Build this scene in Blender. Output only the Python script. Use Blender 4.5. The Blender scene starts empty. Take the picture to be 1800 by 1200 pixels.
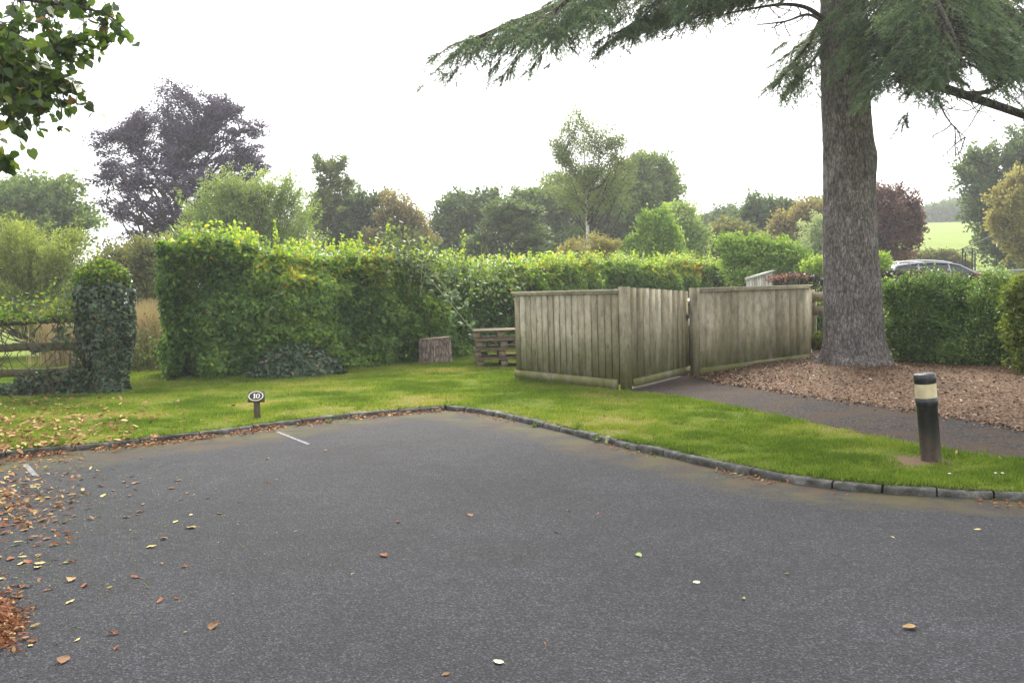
import bpy, math, random
import numpy as np
random.seed(7)
rng = np.random.default_rng(11)
S = bpy.context.scene
C = S.collection
R = math.radians
# ------------------------------------------------------------------ camera
EYE = np.array([0.0, 0.0, 1.6])
FPX = 1525.0
PITCH, ROLL = R(3.19), R(1.6)
fwd = np.array([0, math.cos(PITCH), -math.sin(PITCH)])
up0 = np.array([0, math.sin(PITCH), math.cos(PITCH)])
x0 = np.array([1.0, 0, 0])
rgt = math.cos(ROLL) * x0 - math.sin(ROLL) * up0
upv = math.sin(ROLL) * x0 + math.cos(ROLL) * up0
cam_d = bpy.data.cameras.new('camera')
cam = bpy.data.objects.new('camera', cam_d)
C.objects.link(cam)
from mathutils import Matrix, Vector
cam.matrix_world = Matrix(((rgt[0], upv[0], -fwd[0], EYE[0]), (rgt[1], upv[1], -fwd[1], EYE[1]), (rgt[2], upv[2], -fwd[2], EYE[2]), (0, 0, 0, 1)))
cam_d.sensor_width = 36.0
cam_d.lens = FPX / 1800 * 36
cam_d.clip_end = 3000
cam_d.clip_start = 0.05
S.camera = cam
# ------------------------------------------------------------------ light
SUN_EL, SUN_AZ = R(43), R(8)            # azimuth clockwise from +Y (straight ahead)
w = bpy.data.worlds.new('World')
S.world = w
w.use_nodes = True
nt = w.node_tree
nt.nodes.clear()
wo = nt.nodes.new('ShaderNodeOutputWorld')
bg = nt.nodes.new('ShaderNodeBackground')
sky = nt.nodes.new('ShaderNodeTexSky')
sky.sky_type = 'NISHITA'
sky.sun_disc = False
sky.sun_elevation = SUN_EL
sky.sun_rotation = SUN_AZ
sky.dust_density = 4.0
sky.ozone_density = 1.0
mx = nt.nodes.new('ShaderNodeMix'); mx.data_type = 'RGBA'
tcw = nt.nodes.new('ShaderNodeTexCoord')
nzw = nt.nodes.new('ShaderNodeTexNoise'); nzw.inputs['Scale'].default_value = 2.2; nzw.inputs['Detail'].default_value = 5
rpw = nt.nodes.new('ShaderNodeValToRGB')
rpw.color_ramp.elements[0].position = 0.3; rpw.color_ramp.elements[0].color = (8.6, 8.9, 9.3, 1)
rpw.color_ramp.elements[1].position = 0.7; rpw.color_ramp.elements[1].color = (10.2, 10.3, 10.4, 1)
nt.links.new(tcw.outputs['Generated'], nzw.inputs['Vector'])
nt.links.new(nzw.outputs['Fac'], rpw.inputs['Fac'])
nt.links.new(sky.outputs['Color'], mx.inputs[6])
nt.links.new(rpw.outputs['Color'], mx.inputs[7])
mx.inputs[0].default_value = 0.82
nt.links.new(mx.outputs[2], bg.inputs['Color'])
bg.inputs['Strength'].default_value = 0.10
nt.links.new(bg.outputs[0], wo.inputs['Surface'])
sd = bpy.data.lights.new('sun', 'SUN')
sd.energy = 3.7
sd.angle = R(32)
sd.color = (1.0, 0.94, 0.84)
sun = bpy.data.objects.new('sun', sd)
C.objects.link(sun)
sdir = Vector((math.sin(SUN_AZ) * math.cos(SUN_EL), math.cos(SUN_AZ) * math.cos(SUN_EL), math.sin(SUN_EL)))
sun.rotation_euler = sdir.to_track_quat('Z', 'Y').to_euler()
sun.location = (0, 0, 30)
S.view_settings.view_transform = 'Standard'
S.view_settings.look = 'None'
S.view_settings.gamma = 1
S.view_settings.exposure = 1.24

# ------------------------------------------------------------------ helpers
def ray(px, py):
    d = fwd * FPX + (px - 900) * rgt - (py - 600) * upv
    return d / d[1]
def W(px, py, Y):                        # world point seen at (px, py) at distance Y ahead
    return EYE + ray(px, py) * Y
def G(px, py, z=0.0):                    # ground point seen at (px, py)
    d = ray(px, py)
    return EYE + d * ((z - EYE[2]) / d[2])
def nrm(v):
    return v / (np.linalg.norm(v, axis=-1, keepdims=True) + 1e-12)
def hash3(i, j, k):
    h = (i * 374761393 + j * 668265263 + k * 2147483647 * 3 + 1274126177).astype(np.int64)
    h = (h ^ (h >> 13)) * 1274126177
    h = h & 0xffffffff
    h = (h ^ (h >> 16)) & 0xffff
    return h / 65535.0
def vnoise(p):
    p = np.asarray(p, float) + 1000.0
    i = np.floor(p).astype(np.int64); f = p - i
    f = f * f * (3 - 2 * f)
    r = 0
    for a in (0, 1):
        for b in (0, 1):
            for c in (0, 1):
                wgt = (f[..., 0] if a else 1 - f[..., 0]) * (f[..., 1] if b else 1 - f[..., 1]) * (f[..., 2] if c else 1 - f[..., 2])
                r = r + wgt * hash3(i[..., 0] + a, i[..., 1] + b, i[..., 2] + c)
    return r
def fbm(p, o=3):
    p = np.asarray(p, float); r = 0; a = 0.5; t = 0
    for _ in range(o):
        r = r + a * vnoise(p); t += a; a *= 0.5; p = p * 2.03 + 17.1
    return r / t
def sstep(a, b, x):
    t = np.clip((np.asarray(x, float) - a) / (b - a), 0, 1)
    return t * t * (3 - 2 * t)
def catmull(P, n, closed=False):
    P = np.asarray(P, float)
    if len(P) < 3:
        t = np.linspace(0, 1, n)[:, None]
        return P[0] * (1 - t) + P[-1] * t
    Q = np.vstack([2 * P[0] - P[1], P, 2 * P[-1] - P[-2]])
    u = np.linspace(0, len(P) - 1 - 1e-9, n); i = u.astype(int); t = (u - i)[:, None]
    a, b, c, d = Q[i], Q[i + 1], Q[i + 2], Q[i + 3]
    return 0.5 * (2 * b + (c - a) * t + (2 * a - 5 * b + 4 * c - d) * t ** 2 + (3 * b - a - 3 * c + d) * t ** 3)
def resample(P, n):
    P = np.asarray(P, float)
    d = np.r_[0, np.cumsum(np.linalg.norm(np.diff(P, axis=0), axis=1))]
    u = np.linspace(0, d[-1], n)
    return np.stack([np.interp(u, d, P[:, k]) for k in range(P.shape[1])], 1)

class MB:
    def __init__(s): s.v = []; s.f = []; s.t = []; s.n = 0
    def add(s, v, f, tint=0.5):
        v = np.asarray(v, float).reshape(-1, 3); f = np.asarray(f, int)
        if len(v) == 0: return
        s.v.append(v); s.f.append(f + s.n)
        s.t.append(np.broadcast_to(np.asarray(tint, float), (len(v),)).copy()); s.n += len(v)
    def build(s, name, mat, parent=None, smooth=False, off=None):
        me = bpy.data.meshes.new(name)
        v = np.concatenate(s.v).astype(np.float32)
        if off is not None: v = v - np.asarray(off, np.float32)
        me.vertices.add(len(v)); me.vertices.foreach_set('co', v.ravel())
        li = np.concatenate([f.ravel() for f in s.f]).astype(np.int32)
        tot = np.concatenate([np.full(len(f), f.shape[1]) for f in s.f]).astype(np.int32)
        st = np.r_[0, np.cumsum(tot)[:-1]].astype(np.int32)
        me.loops.add(len(li)); me.loops.foreach_set('vertex_index', li)
        me.polygons.add(len(tot)); me.polygons.foreach_set('loop_start', st)
        me.polygons.foreach_set('loop_total', tot)
        if smooth: me.polygons.foreach_set('use_smooth', np.ones(len(tot), bool))
        a = me.attributes.new('tint', 'FLOAT', 'POINT')
        a.data.foreach_set('value', np.concatenate(s.t).astype(np.float32))
        me.update(calc_edges=True); me.validate()
        me.materials.append(mat)
        o = bpy.data.objects.new(name, me); C.objects.link(o)
        if parent is not None: o.parent = parent
        if off is not None and parent is None: o.location = tuple(float(q) for q in off)
        return o
    # shapes
    def box(s, c, h, ax=None, tint=0.5, taper=1.0):
        k = np.array([[x, y, z] for z in (-1, 1) for y in (-1, 1) for x in (-1, 1)], float) * np.asarray(h, float)
        k[4:, :2] *= taper
        if ax is not None: k = k @ np.asarray(ax, float)
        s.add(k + np.asarray(c, float), [[0, 2, 3, 1], [4, 5, 7, 6], [0, 1, 5, 4], [2, 6, 7, 3], [0, 4, 6, 2], [1, 3, 7, 5]], tint)
    def tube(s, P, r, n=8, tint=0.5, cap=True):
        P = np.asarray(P, float); m = len(P); r = np.broadcast_to(np.asarray(r, float), (m,))
        T = nrm(np.gradient(P, axis=0)); ref = np.array([0.13, 0.21, 1.0]) if abs(T[:, 2]).mean() < 0.9 else np.array([1.0, 0.1, 0])
        A = nrm(np.cross(T, ref)); B = np.cross(T, A)
        a = np.linspace(0, 2 * np.pi, n, endpoint=False)
        V = P[:, None] + r[:, None, None] * (np.cos(a)[None, :, None] * A[:, None] + np.sin(a)[None, :, None] * B[:, None])
        i = np.arange(m - 1)[:, None] * n; j = np.arange(n)[None]; j2 = (j + 1) % n
        F = np.stack([i + j, i + j2, i + n + j2, i + n + j], -1).reshape(-1, 4)
        s.add(V.reshape(-1, 3), F, tint)
        if cap:
            s.add(V[0], [list(range(n))[::-1]], tint); s.add(V[-1], [list(range(n))], tint)
    def lathe(s, c, prof, n=32, tint=0.5, ax=None):
        prof = np.asarray(prof, float); a = np.linspace(0, 2 * np.pi, n, endpoint=False); m = len(prof)
        V = np.stack([prof[:, 0, None] * np.cos(a), prof[:, 0, None] * np.sin(a), np.broadcast_to(prof[:, 1, None], (m, n))], -1)
        if ax is not None: V = V @ np.asarray(ax, float)
        V = V + np.asarray(c, float)
        i = np.arange(m - 1)[:, None] * n; j = np.arange(n)[None]; j2 = (j + 1) % n
        s.add(V.reshape(-1, 3), np.stack([i + j, i + j2, i + n + j2, i + n + j], -1).reshape(-1, 4), tint)

LEAF = {
    'quad': np.array([[0, 0, 0], [-.5, .5, .0], [0, 1, 0], [.5, .5, .0]]),
    'hex': np.array([[0, 0, 0], [-.38, .25, .06], [-.46, .6, .08], [0, 1.05, -.05], [.46, .6, .08], [.38, .25, .06]]),
    'heart': np.array([[0, .04, 0], [-.3, -.06, .04], [-.52, .2, .1], [-.46, .6, .1], [0, 1.05, -.1], [.46, .6, .1], [.52, .2, .1], [.3, -.06, .04]]),
    'lance': np.array([[0, 0, 0], [-.5, .3, .05], [-.42, .65, .08], [0, 1, -.05], [.42, .65, .08], [.5, .3, .05]]),
    'ivy': np.array([[0, 0, 0], [-.45, -.08, .03], [-.55, .35, .06], [-.25, .5, .05], [0, 1, -.05], [.25, .5, .05], [.55, .35, .06], [.45, -.08, .03]]),
    'tri': np.array([[-.5, 0, 0], [.5, 0, 0], [0, 1, 0]]),
}
def leaves(mb, pos, nor, axis, ln, wd, tint, shape='quad', g=rng):
    pos = np.asarray(pos, float); n = len(pos)
    if n == 0: return
    nor = nrm(nor); axis = axis - nor * (axis * nor).sum(-1, keepdims=True); axis = nrm(axis)
    side = np.cross(axis, nor)
    ln = np.broadcast_to(np.asarray(ln, float), (n,)); wd = np.broadcast_to(np.asarray(wd, float), (n,))
    L = LEAF[shape]; k = len(L)
    V = pos[:, None] + side[:, None] * (L[None, :, 0:1] * wd[:, None, None]) + axis[:, None] * (L[None, :, 1:2] * ln[:, None, None]) + nor[:, None] * (L[None, :, 2:3] * wd[:, None, None])
    F = np.arange(n * k).reshape(n, k)
    t = np.repeat(np.broadcast_to(np.asarray(tint, float), (n,)), k)
    mb.add(V.reshape(-1, 3), F, t)
def rv(n, g=rng): return nrm(g.normal(size=(n, 3)))

def tag(o, label=None, cat=None, group=None, kind=None):
    if label: o['label'] = label
    if cat: o['category'] = cat
    if group: o['group'] = group
    if kind: o['kind'] = kind
    return o
def empty(name, loc, label, cat, group=None):
    o = bpy.data.objects.new(name, None); C.objects.link(o)
    o.location = tuple(float(q) for q in loc); o.empty_display_size = 0.2
    return tag(o, label, cat, group)
def P(mb, name, mat, root, smooth=False):     # a part whose vertices are in world coordinates
    o = mb.build(name, mat, root, smooth, off=tuple(root_loc(root)))
    return o
def root_loc(r):
    v = Vector((0, 0, 0))
    while r is not None: v += r.location; r = r.parent
    return v

# ------------------------------------------------------------------ materials
def newmat(name):
    m = bpy.data.materials.new(name); m.use_nodes = True
    n = m.node_tree; n.nodes.clear()
    out = n.nodes.new('ShaderNodeOutputMaterial')
    return m, n, out
def ND(n, t, **kw):
    x = n.nodes.new(t)
    for k, v in kw.items():
        if k in ('data_type', 'blend_type', 'feature', 'operation', 'noise_dimensions', 'attribute_name', 'bands_direction'): setattr(x, k, v)
        else: x.inputs[k.replace('_', ' ')].default_value = v
    return x
def ramp(n, stops, src=None):
    r = n.nodes.new('ShaderNodeValToRGB'); cr = r.color_ramp
    while len(cr.elements) < len(stops): cr.elements.new(0.5)
    for e, (p, c) in zip(cr.elements, stops):
        e.position = p; e.color = (*c, 1) if len(c) == 3 else c
    if src is not None: n.links.new(src, r.inputs['Fac'])
    return r
def mixc(n, fac, a, b, mode='MIX'):
    m = n.nodes.new('ShaderNodeMix'); m.data_type = 'RGBA'; m.blend_type = mode
    for val, idx in ((fac, 0), (a, 6), (b, 7)):
        if hasattr(val, 'is_output') or hasattr(val, 'links'): n.links.new(val, m.inputs[idx])
        elif isinstance(val, (int, float)): m.inputs[idx].default_value = val
        else: m.inputs[idx].default_value = (*val, 1)
    return m.outputs[2]
def g3(v): return (v, v, v)
def leafmat(name, stops, trans=0.4, rough=0.55, spec=0.25, tcol=None):
    m, n, out = newmat(name)
    at = ND(n, 'ShaderNodeAttribute', attribute_name='tint')
    r = ramp(n, stops, at.outputs['Fac'])
    b = n.nodes.new('ShaderNodeBsdfPrincipled'); b.inputs['Roughness'].default_value = rough
    b.inputs['Specular IOR Level'].default_value = spec
    n.links.new(r.outputs[0], b.inputs['Base Color'])
    tr = n.nodes.new('ShaderNodeBsdfTranslucent')
    tc = mixc(n, 1.0, r.outputs[0], tcol or (1.5, 1.5, 0.7), 'MULTIPLY')
    n.links.new(tc, tr.inputs['Color'])
    ms = n.nodes.new('ShaderNodeMixShader'); ms.inputs[0].default_value = trans
    n.links.new(b.outputs[0], ms.inputs[1]); n.links.new(tr.outputs[0], ms.inputs[2])
    n.links.new(ms.outputs[0], out.inputs[0])
    return m
def objco(n):
    return n.nodes.new('ShaderNodeTexCoord').outputs['Object']
def geo_pos(n):
    return n.nodes.new('ShaderNodeNewGeometry').outputs['Position']
def mapping(n, src, sc):
    mp = n.nodes.new('ShaderNodeMapping'); mp.inputs['Scale'].default_value = sc
    n.links.new(src, mp.inputs['Vector']); return mp.outputs[0]
def noise(n, src, scale, detail=4, rough=.55):
    x = n.nodes.new('ShaderNodeTexNoise'); x.inputs['Scale'].default_value = scale
    x.inputs['Detail'].default_value = detail; x.inputs['Roughness'].default_value = rough
    n.links.new(src, x.inputs['Vector']); return x.outputs['Fac']
def vor(n, src, scale, feature='F1', out='Distance'):
    x = n.nodes.new('ShaderNodeTexVoronoi'); x.feature = feature; x.inputs['Scale'].default_value = scale
    n.links.new(src, x.inputs['Vector']); return x.outputs[out]
def bump(n, h, st, dist, b):
    u = n.nodes.new('ShaderNodeBump'); u.inputs['Strength'].default_value = st; u.inputs['Distance'].default_value = dist
    n.links.new(h, u.inputs['Height']); n.links.new(u.outputs[0], b.inputs['Normal'])
def princ(n, out, rough=.8, spec=.3):
    b = n.nodes.new('ShaderNodeBsdfPrincipled'); b.inputs['Roughness'].default_value = rough
    b.inputs['Specular IOR Level'].default_value = spec
    n.links.new(b.outputs[0], out.inputs[0]); return b
def plain(name, col, rough=.6, spec=.4, metal=0, var=.15, sc=8, bmp=0.1):
    m, n, out = newmat(name); b = princ(n, out, rough, spec); b.inputs['Metallic'].default_value = metal
    nz = noise(n, objco(n), sc, 5)
    r = ramp(n, [(.3, tuple(c * (1 - var) for c in col)), (.7, tuple(min(1, c * (1 + var)) for c in col))], nz)
    n.links.new(r.outputs[0], b.inputs['Base Color'])
    if bmp: bump(n, noise(n, objco(n), sc * 6, 4), bmp, .01, b)
    return m

def mat_asphalt():
    m, n, out = newmat('tarmac'); b = princ(n, out, .85, .22); p = geo_pos(n)
    fine = vor(n, p, 120); col = vor(n, p, 120, out='Color')
    sep = n.nodes.new('ShaderNodeSeparateColor'); n.links.new(col, sep.inputs[0])
    st = ramp(n, [(0, (.006, .0065, .009)), (.4, (.0152, .0157, .0190)), (.8, (.0245, .0255, .031)), (1, (.062, .065, .076))], sep.outputs[0])
    big = ramp(n, [(.3, g3(.74)), (.7, g3(1.2))], noise(n, p, .8, 5, .6))
    mid = ramp(n, [(.3, g3(.86)), (.7, g3(1.14))], noise(n, p, 5, 5))
    c = mixc(n, 1, st.outputs[0], big.outputs[0], 'MULTIPLY'); c = mixc(n, 1, c, mid.outputs[0], 'MULTIPLY')
    stn = ramp(n, [(.60, g3(1)), (.72, g3(.72))], noise(n, mapping(n, p, (1, .7, 1)), .45, 6, .65)); c = mixc(n, 1, c, stn.outputs[0], 'MULTIPLY')
    # pale scuffs
    sc = ramp(n, [(.60, g3(0)), (.74, g3(.45))], noise(n, mapping(n, p, (1, 2.5, 1)), 3.1, 6, .7))
    c = mixc(n, sc.outputs[0], c, (.055, .056, .066))
    # moss and needle dirt beside the kerb
    at = ND(n, 'ShaderNodeAttribute', attribute_name='tint')
    nz = noise(n, p, 2.6, 6, .65)
    a1 = n.nodes.new('ShaderNodeMath'); a1.operation = 'MULTIPLY'
    rr = ramp(n, [(.38, g3(.25)), (.58, g3(1.7))], nz); n.links.new(rr.outputs[0], a1.inputs[0]); n.links.new(at.outputs['Fac'], a1.inputs[1])
    dirt = ramp(n, [(.35, (.046, .030, .018)), (.52, (.052, .042, .018)), (.66, (.052, .056, .012))], noise(n, p, 1.7, 5))
    dv = mixc(n, .65, dirt.outputs[0], mixc(n, 1, dirt.outputs[0], ramp(n, [(0, g3(.5)), (1, g3(1.7))], noise(n, p, 70, 3)).outputs[0], 'MULTIPLY'))
    cl = n.nodes.new('ShaderNodeClamp'); n.links.new(a1.outputs[0], cl.inputs[0])
    c = mixc(n, cl.outputs[0], c, dv)
    n.links.new(c, b.inputs['Base Color'])
    bump(n, fine, .55, .006, b)
    return m
def mat_lawn(name='lawn', dry=.5):
    m, n, out = newmat(name); b = princ(n, out, .9, .1); p = geo_pos(n)
    r = ramp(n, [(.28, (.07, .10, .018)), (.5, (.095, .125, .025)), (.72, (.13, .13, .04))], noise(n, p, .9, 6, .65))
    f = ramp(n, [(.2, g3(.6)), (.8, g3(1.35))], noise(n, p, 40, 4))
    c = mixc(n, 1, r.outputs[0], f.outputs[0], 'MULTIPLY')
    d = ramp(n, [(.60, g3(0)), (.72, g3(dry))], noise(n, mapping(n, p, (1, 1.6, 1)), 1.5, 6, .7))
    c = mixc(n, d.outputs[0], c, (.17, .13, .06))
    n.links.new(c, b.inputs['Base Color']); bump(n, noise(n, p, 35, 4), .6, .02, b)
    return m
def mat_mulch():
    m, n, out = newmat('bark_mulch'); b = princ(n, out, .9, .15); p = geo_pos(n)
    col = vor(n, mapping(n, p, (1, 1, 1)), 45, out='Color')
    sep = n.nodes.new('ShaderNodeSeparateColor'); n.links.new(col, sep.inputs[0])
    r = ramp(n, [(0, (.035, .021, .012)), (.5, (.108, .056, .029)), (.85, (.18, .11, .065)), (1, (.36, .28, .20))], sep.outputs[0])
    big = ramp(n, [(.3, g3(.75)), (.7, g3(1.15))], noise(n, p, 1.2, 4))
    n.links.new(mixc(n, 1, r.outputs[0], big.outputs[0], 'MULTIPLY'), b.inputs['Base Color'])
    bump(n, vor(n, p, 40), .8, .02, b)
    return m
def mat_path():
    m, n, out = newmat('path_tarmac'); b = princ(n, out, .95, .08); p = geo_pos(n)
    col = vor(n, p, 70, out='Color'); sep = n.nodes.new('ShaderNodeSeparateColor'); n.links.new(col, sep.inputs[0])
    st = ramp(n, [(0, (.015, .014, .015)), (.7, (.036, .034, .036)), (1, (.12, .112, .11))], sep.outputs[0])
    ne = ramp(n, [(.40, g3(.05)), (.62, g3(.75))], noise(n, mapping(n, p, (1, 1.4, 1)), 1.3, 6, .7))
    nd = ramp(n, [(0, (.035, .024, .015)), (1, (.11, .075, .048))], noise(n, p, 60, 3))
    n.links.new(mixc(n, ne.outputs[0], st.outputs[0], nd.outputs[0]), b.inputs['Base Color'])
    bump(n, vor(n, p, 70), .5, .006, b)
    return m
def mat_bark(name, stops, scl=(1, 1, .28), sc=14, bm=.9):
    m, n, out = newmat(name); b = princ(n, out, .9, .15); p = mapping(n, objco(n), scl)
    r = ramp(n, stops, noise(n, p, sc, 8, .7))
    cr = vor(n, p, sc * 1.3, 'DISTANCE_TO_EDGE'); cc = ramp(n, [(0, g3(.28)), (.16, g3(1))], cr)
    big = ramp(n, [(.3, g3(.7)), (.7, g3(1.3))], noise(n, objco(n), 2.2, 5))
    c = mixc(n, .75, r.outputs[0], cc.outputs[0], 'MULTIPLY'); c = mixc(n, 1, c, big.outputs[0], 'MULTIPLY')
    n.links.new(c, b.inputs['Base Color'])
    mm = n.nodes.new('ShaderNodeMath'); mm.operation = 'ADD'
    n.links.new(cc.outputs[0], mm.inputs[0]); n.links.new(noise(n, p, sc * 2, 6), mm.inputs[1])
    bump(n, mm.outputs[0], bm, .03, b)
    return m
def mat_wood(name, base, algae=1.0, zlo=0.15, zhi=.95, dark=.6):
    m, n, out = newmat(name); b = princ(n, out, .85, .2); p = geo_pos(n)
    at = ND(n, 'ShaderNodeAttribute', attribute_name='tint')
    gr = noise(n, mapping(n, p, (1, 1, .13)), 60, 6, .75)
    r = ramp(n, [(.25, tuple(c * dark for c in base)), (.55, base), (.8, tuple(min(1, c * 1.25) for c in base))], gr)
    per = ramp(n, [(0, (.66, .64, .56)), (.5, (.98, .96, .90)), (1, (1.25, 1.26, 1.27))], at.outputs['Fac'])
    c = mixc(n, 1, r.outputs[0], per.outputs[0], 'MULTIPLY')
    st = ramp(n, [(.33, g3(.55)), (.6, g3(1.1))], noise(n, mapping(n, p, (1, 1, .55)), 6.5, 7, .75))
    c = mixc(n, 1, c, st.outputs[0], 'MULTIPLY')
    # knots
    kn = ramp(n, [(.0, g3(.30)), (.085, g3(.5)), (.13, g3(1))], vor(n, mapping(n, p, (3.2, 3.2, 1.6)), 1.7))
    c = mixc(n, .8, c, kn.outputs[0], 'MULTIPLY')
    sp = n.nodes.new('ShaderNodeSeparateXYZ'); n.links.new(p, sp.inputs[0])
    mr = n.nodes.new('ShaderNodeMapRange'); mr.inputs['From Min'].default_value = zhi; mr.inputs['From Max'].default_value = zlo
    n.links.new(sp.outputs['Z'], mr.inputs['Value'])
    ml = n.nodes.new('ShaderNodeMath'); ml.operation = 'MULTIPLY'
    an = ramp(n, [(.3, g3(.1)), (.65, g3(1))], noise(n, mapping(n, p, (1, 1, .5)), 3.5, 6, .7))
    n.links.new(mr.outputs[0], ml.inputs[0]); n.links.new(an.outputs[0], ml.inputs[1])
    m2 = n.nodes.new('ShaderNodeMath'); m2.operation = 'MULTIPLY'; n.links.new(ml.outputs[0], m2.inputs[0]); m2.inputs[1].default_value = algae * 1.25
    c = mixc(n, m2.outputs[0], c, (.12, .125, .035))
    n.links.new(c, b.inputs['Base Color']); bump(n, gr, .45, .008, b)
    return m
M = {}
M['tarmac'] = mat_asphalt(); M['lawn'] = mat_lawn(); M['mulch'] = mat_mulch(); M['path'] = mat_path()
M['pinebark'] = mat_bark('conifer_bark', [(.3, (.085, .072, .066)), (.5, (.19, .168, .155)), (.72, (.38, .35, .335))], (1, 1, .30), 22, .75)
M['bark'] = mat_bark('tree_bark', [(.3, (.04, .033, .026)), (.55, (.09, .077, .062)), (.75, (.17, .15, .125))])
M['palebark'] = mat_bark('birch_bark', [(.3, (.22, .20, .18)), (.5, (.55, .52, .48)), (.75, (.7, .68, .64))], (1, 1, 1.4), 6, .3)
M['fencewood'] = mat_wood('fence_wood', (.37, .335, .245))
M['gatewood'] = mat_wood('gate_wood', (.30, .275, .20))
M['greywood'] = mat_wood('rail_wood', (.17, .155, .125), .5)
M['palletwood'] = mat_wood('pallet_wood', (.22, .18, .125), .0)
M['blackplastic'] = plain('black_plastic', (.012, .013, .016), .35, .5, var=.25, sc=5, bmp=.05)
M['metal'] = plain('galvanised_metal', (.42, .42, .43), .4, .5, .8)
M['darkmetal'] = plain('dark_iron', (.02, .02, .022), .5, .4, .3)
M['white'] = plain('white_paint', (.72, .72, .72), .5, .4, var=.05)

# ------------------------------------------------------------------ ground
def T(x, y):
    x = np.asarray(x, float); y = np.asarray(y, float)
    near = -0.09 + 0.17 * sstep(25, 29, y)
    wr = sstep(0.22, 0.42, x / np.maximum(y, 1))
    hr = 0.75 * sstep(24, 31, y) + 1.0 * sstep(40, 62, y) + 11.2 * np.clip((y - 60) / 110, 0, 1) ** .9 * (y > 60)
    hl = 5.0 * sstep(90, 320, y)
    return near + hr * wr + hl * (1 - wr)
def sheet(A, B, nv, zf, vpow=1.0):
    A = np.asarray(A, float)[:, :2]; B = np.asarray(B, float)[:, :2]; nu = len(A)
    v = np.linspace(0, 1, nv) ** vpow
    XY = A[:, None] * (1 - v)[None, :, None] + B[:, None] * v[None, :, None]
    Z = zf(XY[..., 0], XY[..., 1])
    V = np.concatenate([XY, Z[..., None]], -1).reshape(-1, 3)
    i = np.arange(nu - 1)[:, None] * nv; j = np.arange(nv - 1)[None]
    F = np.stack([i + j, i + nv + j, i + nv + j + 1, i + j + 1], -1).reshape(-1, 4)
    return V, F
mb = MB()
ys = np.r_[np.linspace(-40, 24, 17), np.linspace(25, 32, 15), np.linspace(34, 64, 16), np.linspace(68, 180, 40), np.array([200, 230, 270, 320])]
us = np.linspace(-1.3, 1.3, 81)
XX = us[:, None] * (np.abs(ys[None]) + 25); YY = np.broadcast_to(ys[None], XX.shape)
V = np.stack([XX, YY, T(XX, YY)], -1).reshape(-1, 3)
nv = len(ys); i = np.arange(80)[:, None] * nv; j = np.arange(nv - 1)[None]
mb.add(V, np.stack([i + j, i + nv + j, i + nv + j + 1, i + j + 1], -1).reshape(-1, 4))
def mat_field():
    m, n, out = newmat('field_grass'); b = princ(n, out, .9, .1); p = geo_pos(n)
    r = ramp(n, [(.3, (.12, .175, .018)), (.7, (.165, .215, .028))], noise(n, mapping(n, p, (1, .3, 1)), .12, 6, .6))
    f = ramp(n, [(.2, g3(.8)), (.8, g3(1.2))], noise(n, p, 3, 4))
    n.links.new(mixc(n, 1, r.outputs[0], f.outputs[0], 'MULTIPLY'), b.inputs['Base Color']); return m
tag(mb.build('ground', mat_field(), smooth=True), kind='structure')

# kerb line (front foot of the kerb), from the left edge, round the corner, to the right
kl = [G(a, b)[:2] for a, b in [(-420, 866), (-200, 832), (0, 805), (100, 795), (200, 785), (300, 774), (400, 762), (500, 748.5), (600, 736.5), (700, 727), (783, 720.5)]]
kr = [G(a, b)[:2] for a, b in [(783, 720.5), (850, 728), (920, 743), (1000, 763), (1080, 783), (1160, 800), (1250, 821), (1350, 841), (1440, 856), (1550, 867), (1660, 873), (1800, 881), (2000, 890), (2300, 900)]]
KL = resample(catmull(kl, 200), 90); KR = resample(catmull(kr, 200), 110)
def offs(K, d):
    t = np.gradient(K, axis=0); t /= np.linalg.norm(t, axis=1, keepdims=True)
    return K + np.stack([-t[:, 1], t[:, 0]], 1) * d
KALL = np.vstack([KL, KR[1:]])
KD = 0.095
kin = np.vstack([offs(KL, KD - .02)[:-1], ((offs(KL, KD - .02)[-1] + offs(KR, KD - .02)[0]) / 2)[None], offs(KR, KD - .02)[1:]])
def kdist(x, y):
    q = np.stack([np.asarray(x).ravel(), np.asarray(y).ravel()], 1)
    d = np.full(len(q), 1e9)
    for s0 in range(0, len(KALL) - 1):
        a = KALL[s0]; ab = KALL[s0 + 1] - a
        t = np.clip(((q - a) @ ab) / (ab @ ab), 0, 1)
        d = np.minimum(d, np.linalg.norm(q - a - t[:, None] * ab, axis=1))
    return d.reshape(np.shape(x))
# tarmac: reaches just under the kerb
B_ = KALL + 0.0; A_ = np.stack([np.linspace(-14, 14, len(KALL)), np.full(len(KALL), -9.0)], 1)
B2 = np.vstack([offs(KL, .06)[:-1], offs(KL, .06)[-1][None], offs(KR, .06)[1:]])
V, F = sheet(A_, B2, 130, lambda x, y: 0 * x, .6)
kd = kdist(V[:, 0], V[:, 1])
side = sstep(1.5, -5, V[:, 0])
mbt = MB(); mbt.add(V, F, np.clip(1.0 - kd / (.34 + .7 * side + .5 * fbm(V * .9)), 0, 1) ** .7)
tag(mbt.build('car_park', M['tarmac']), kind='structure')
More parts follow.
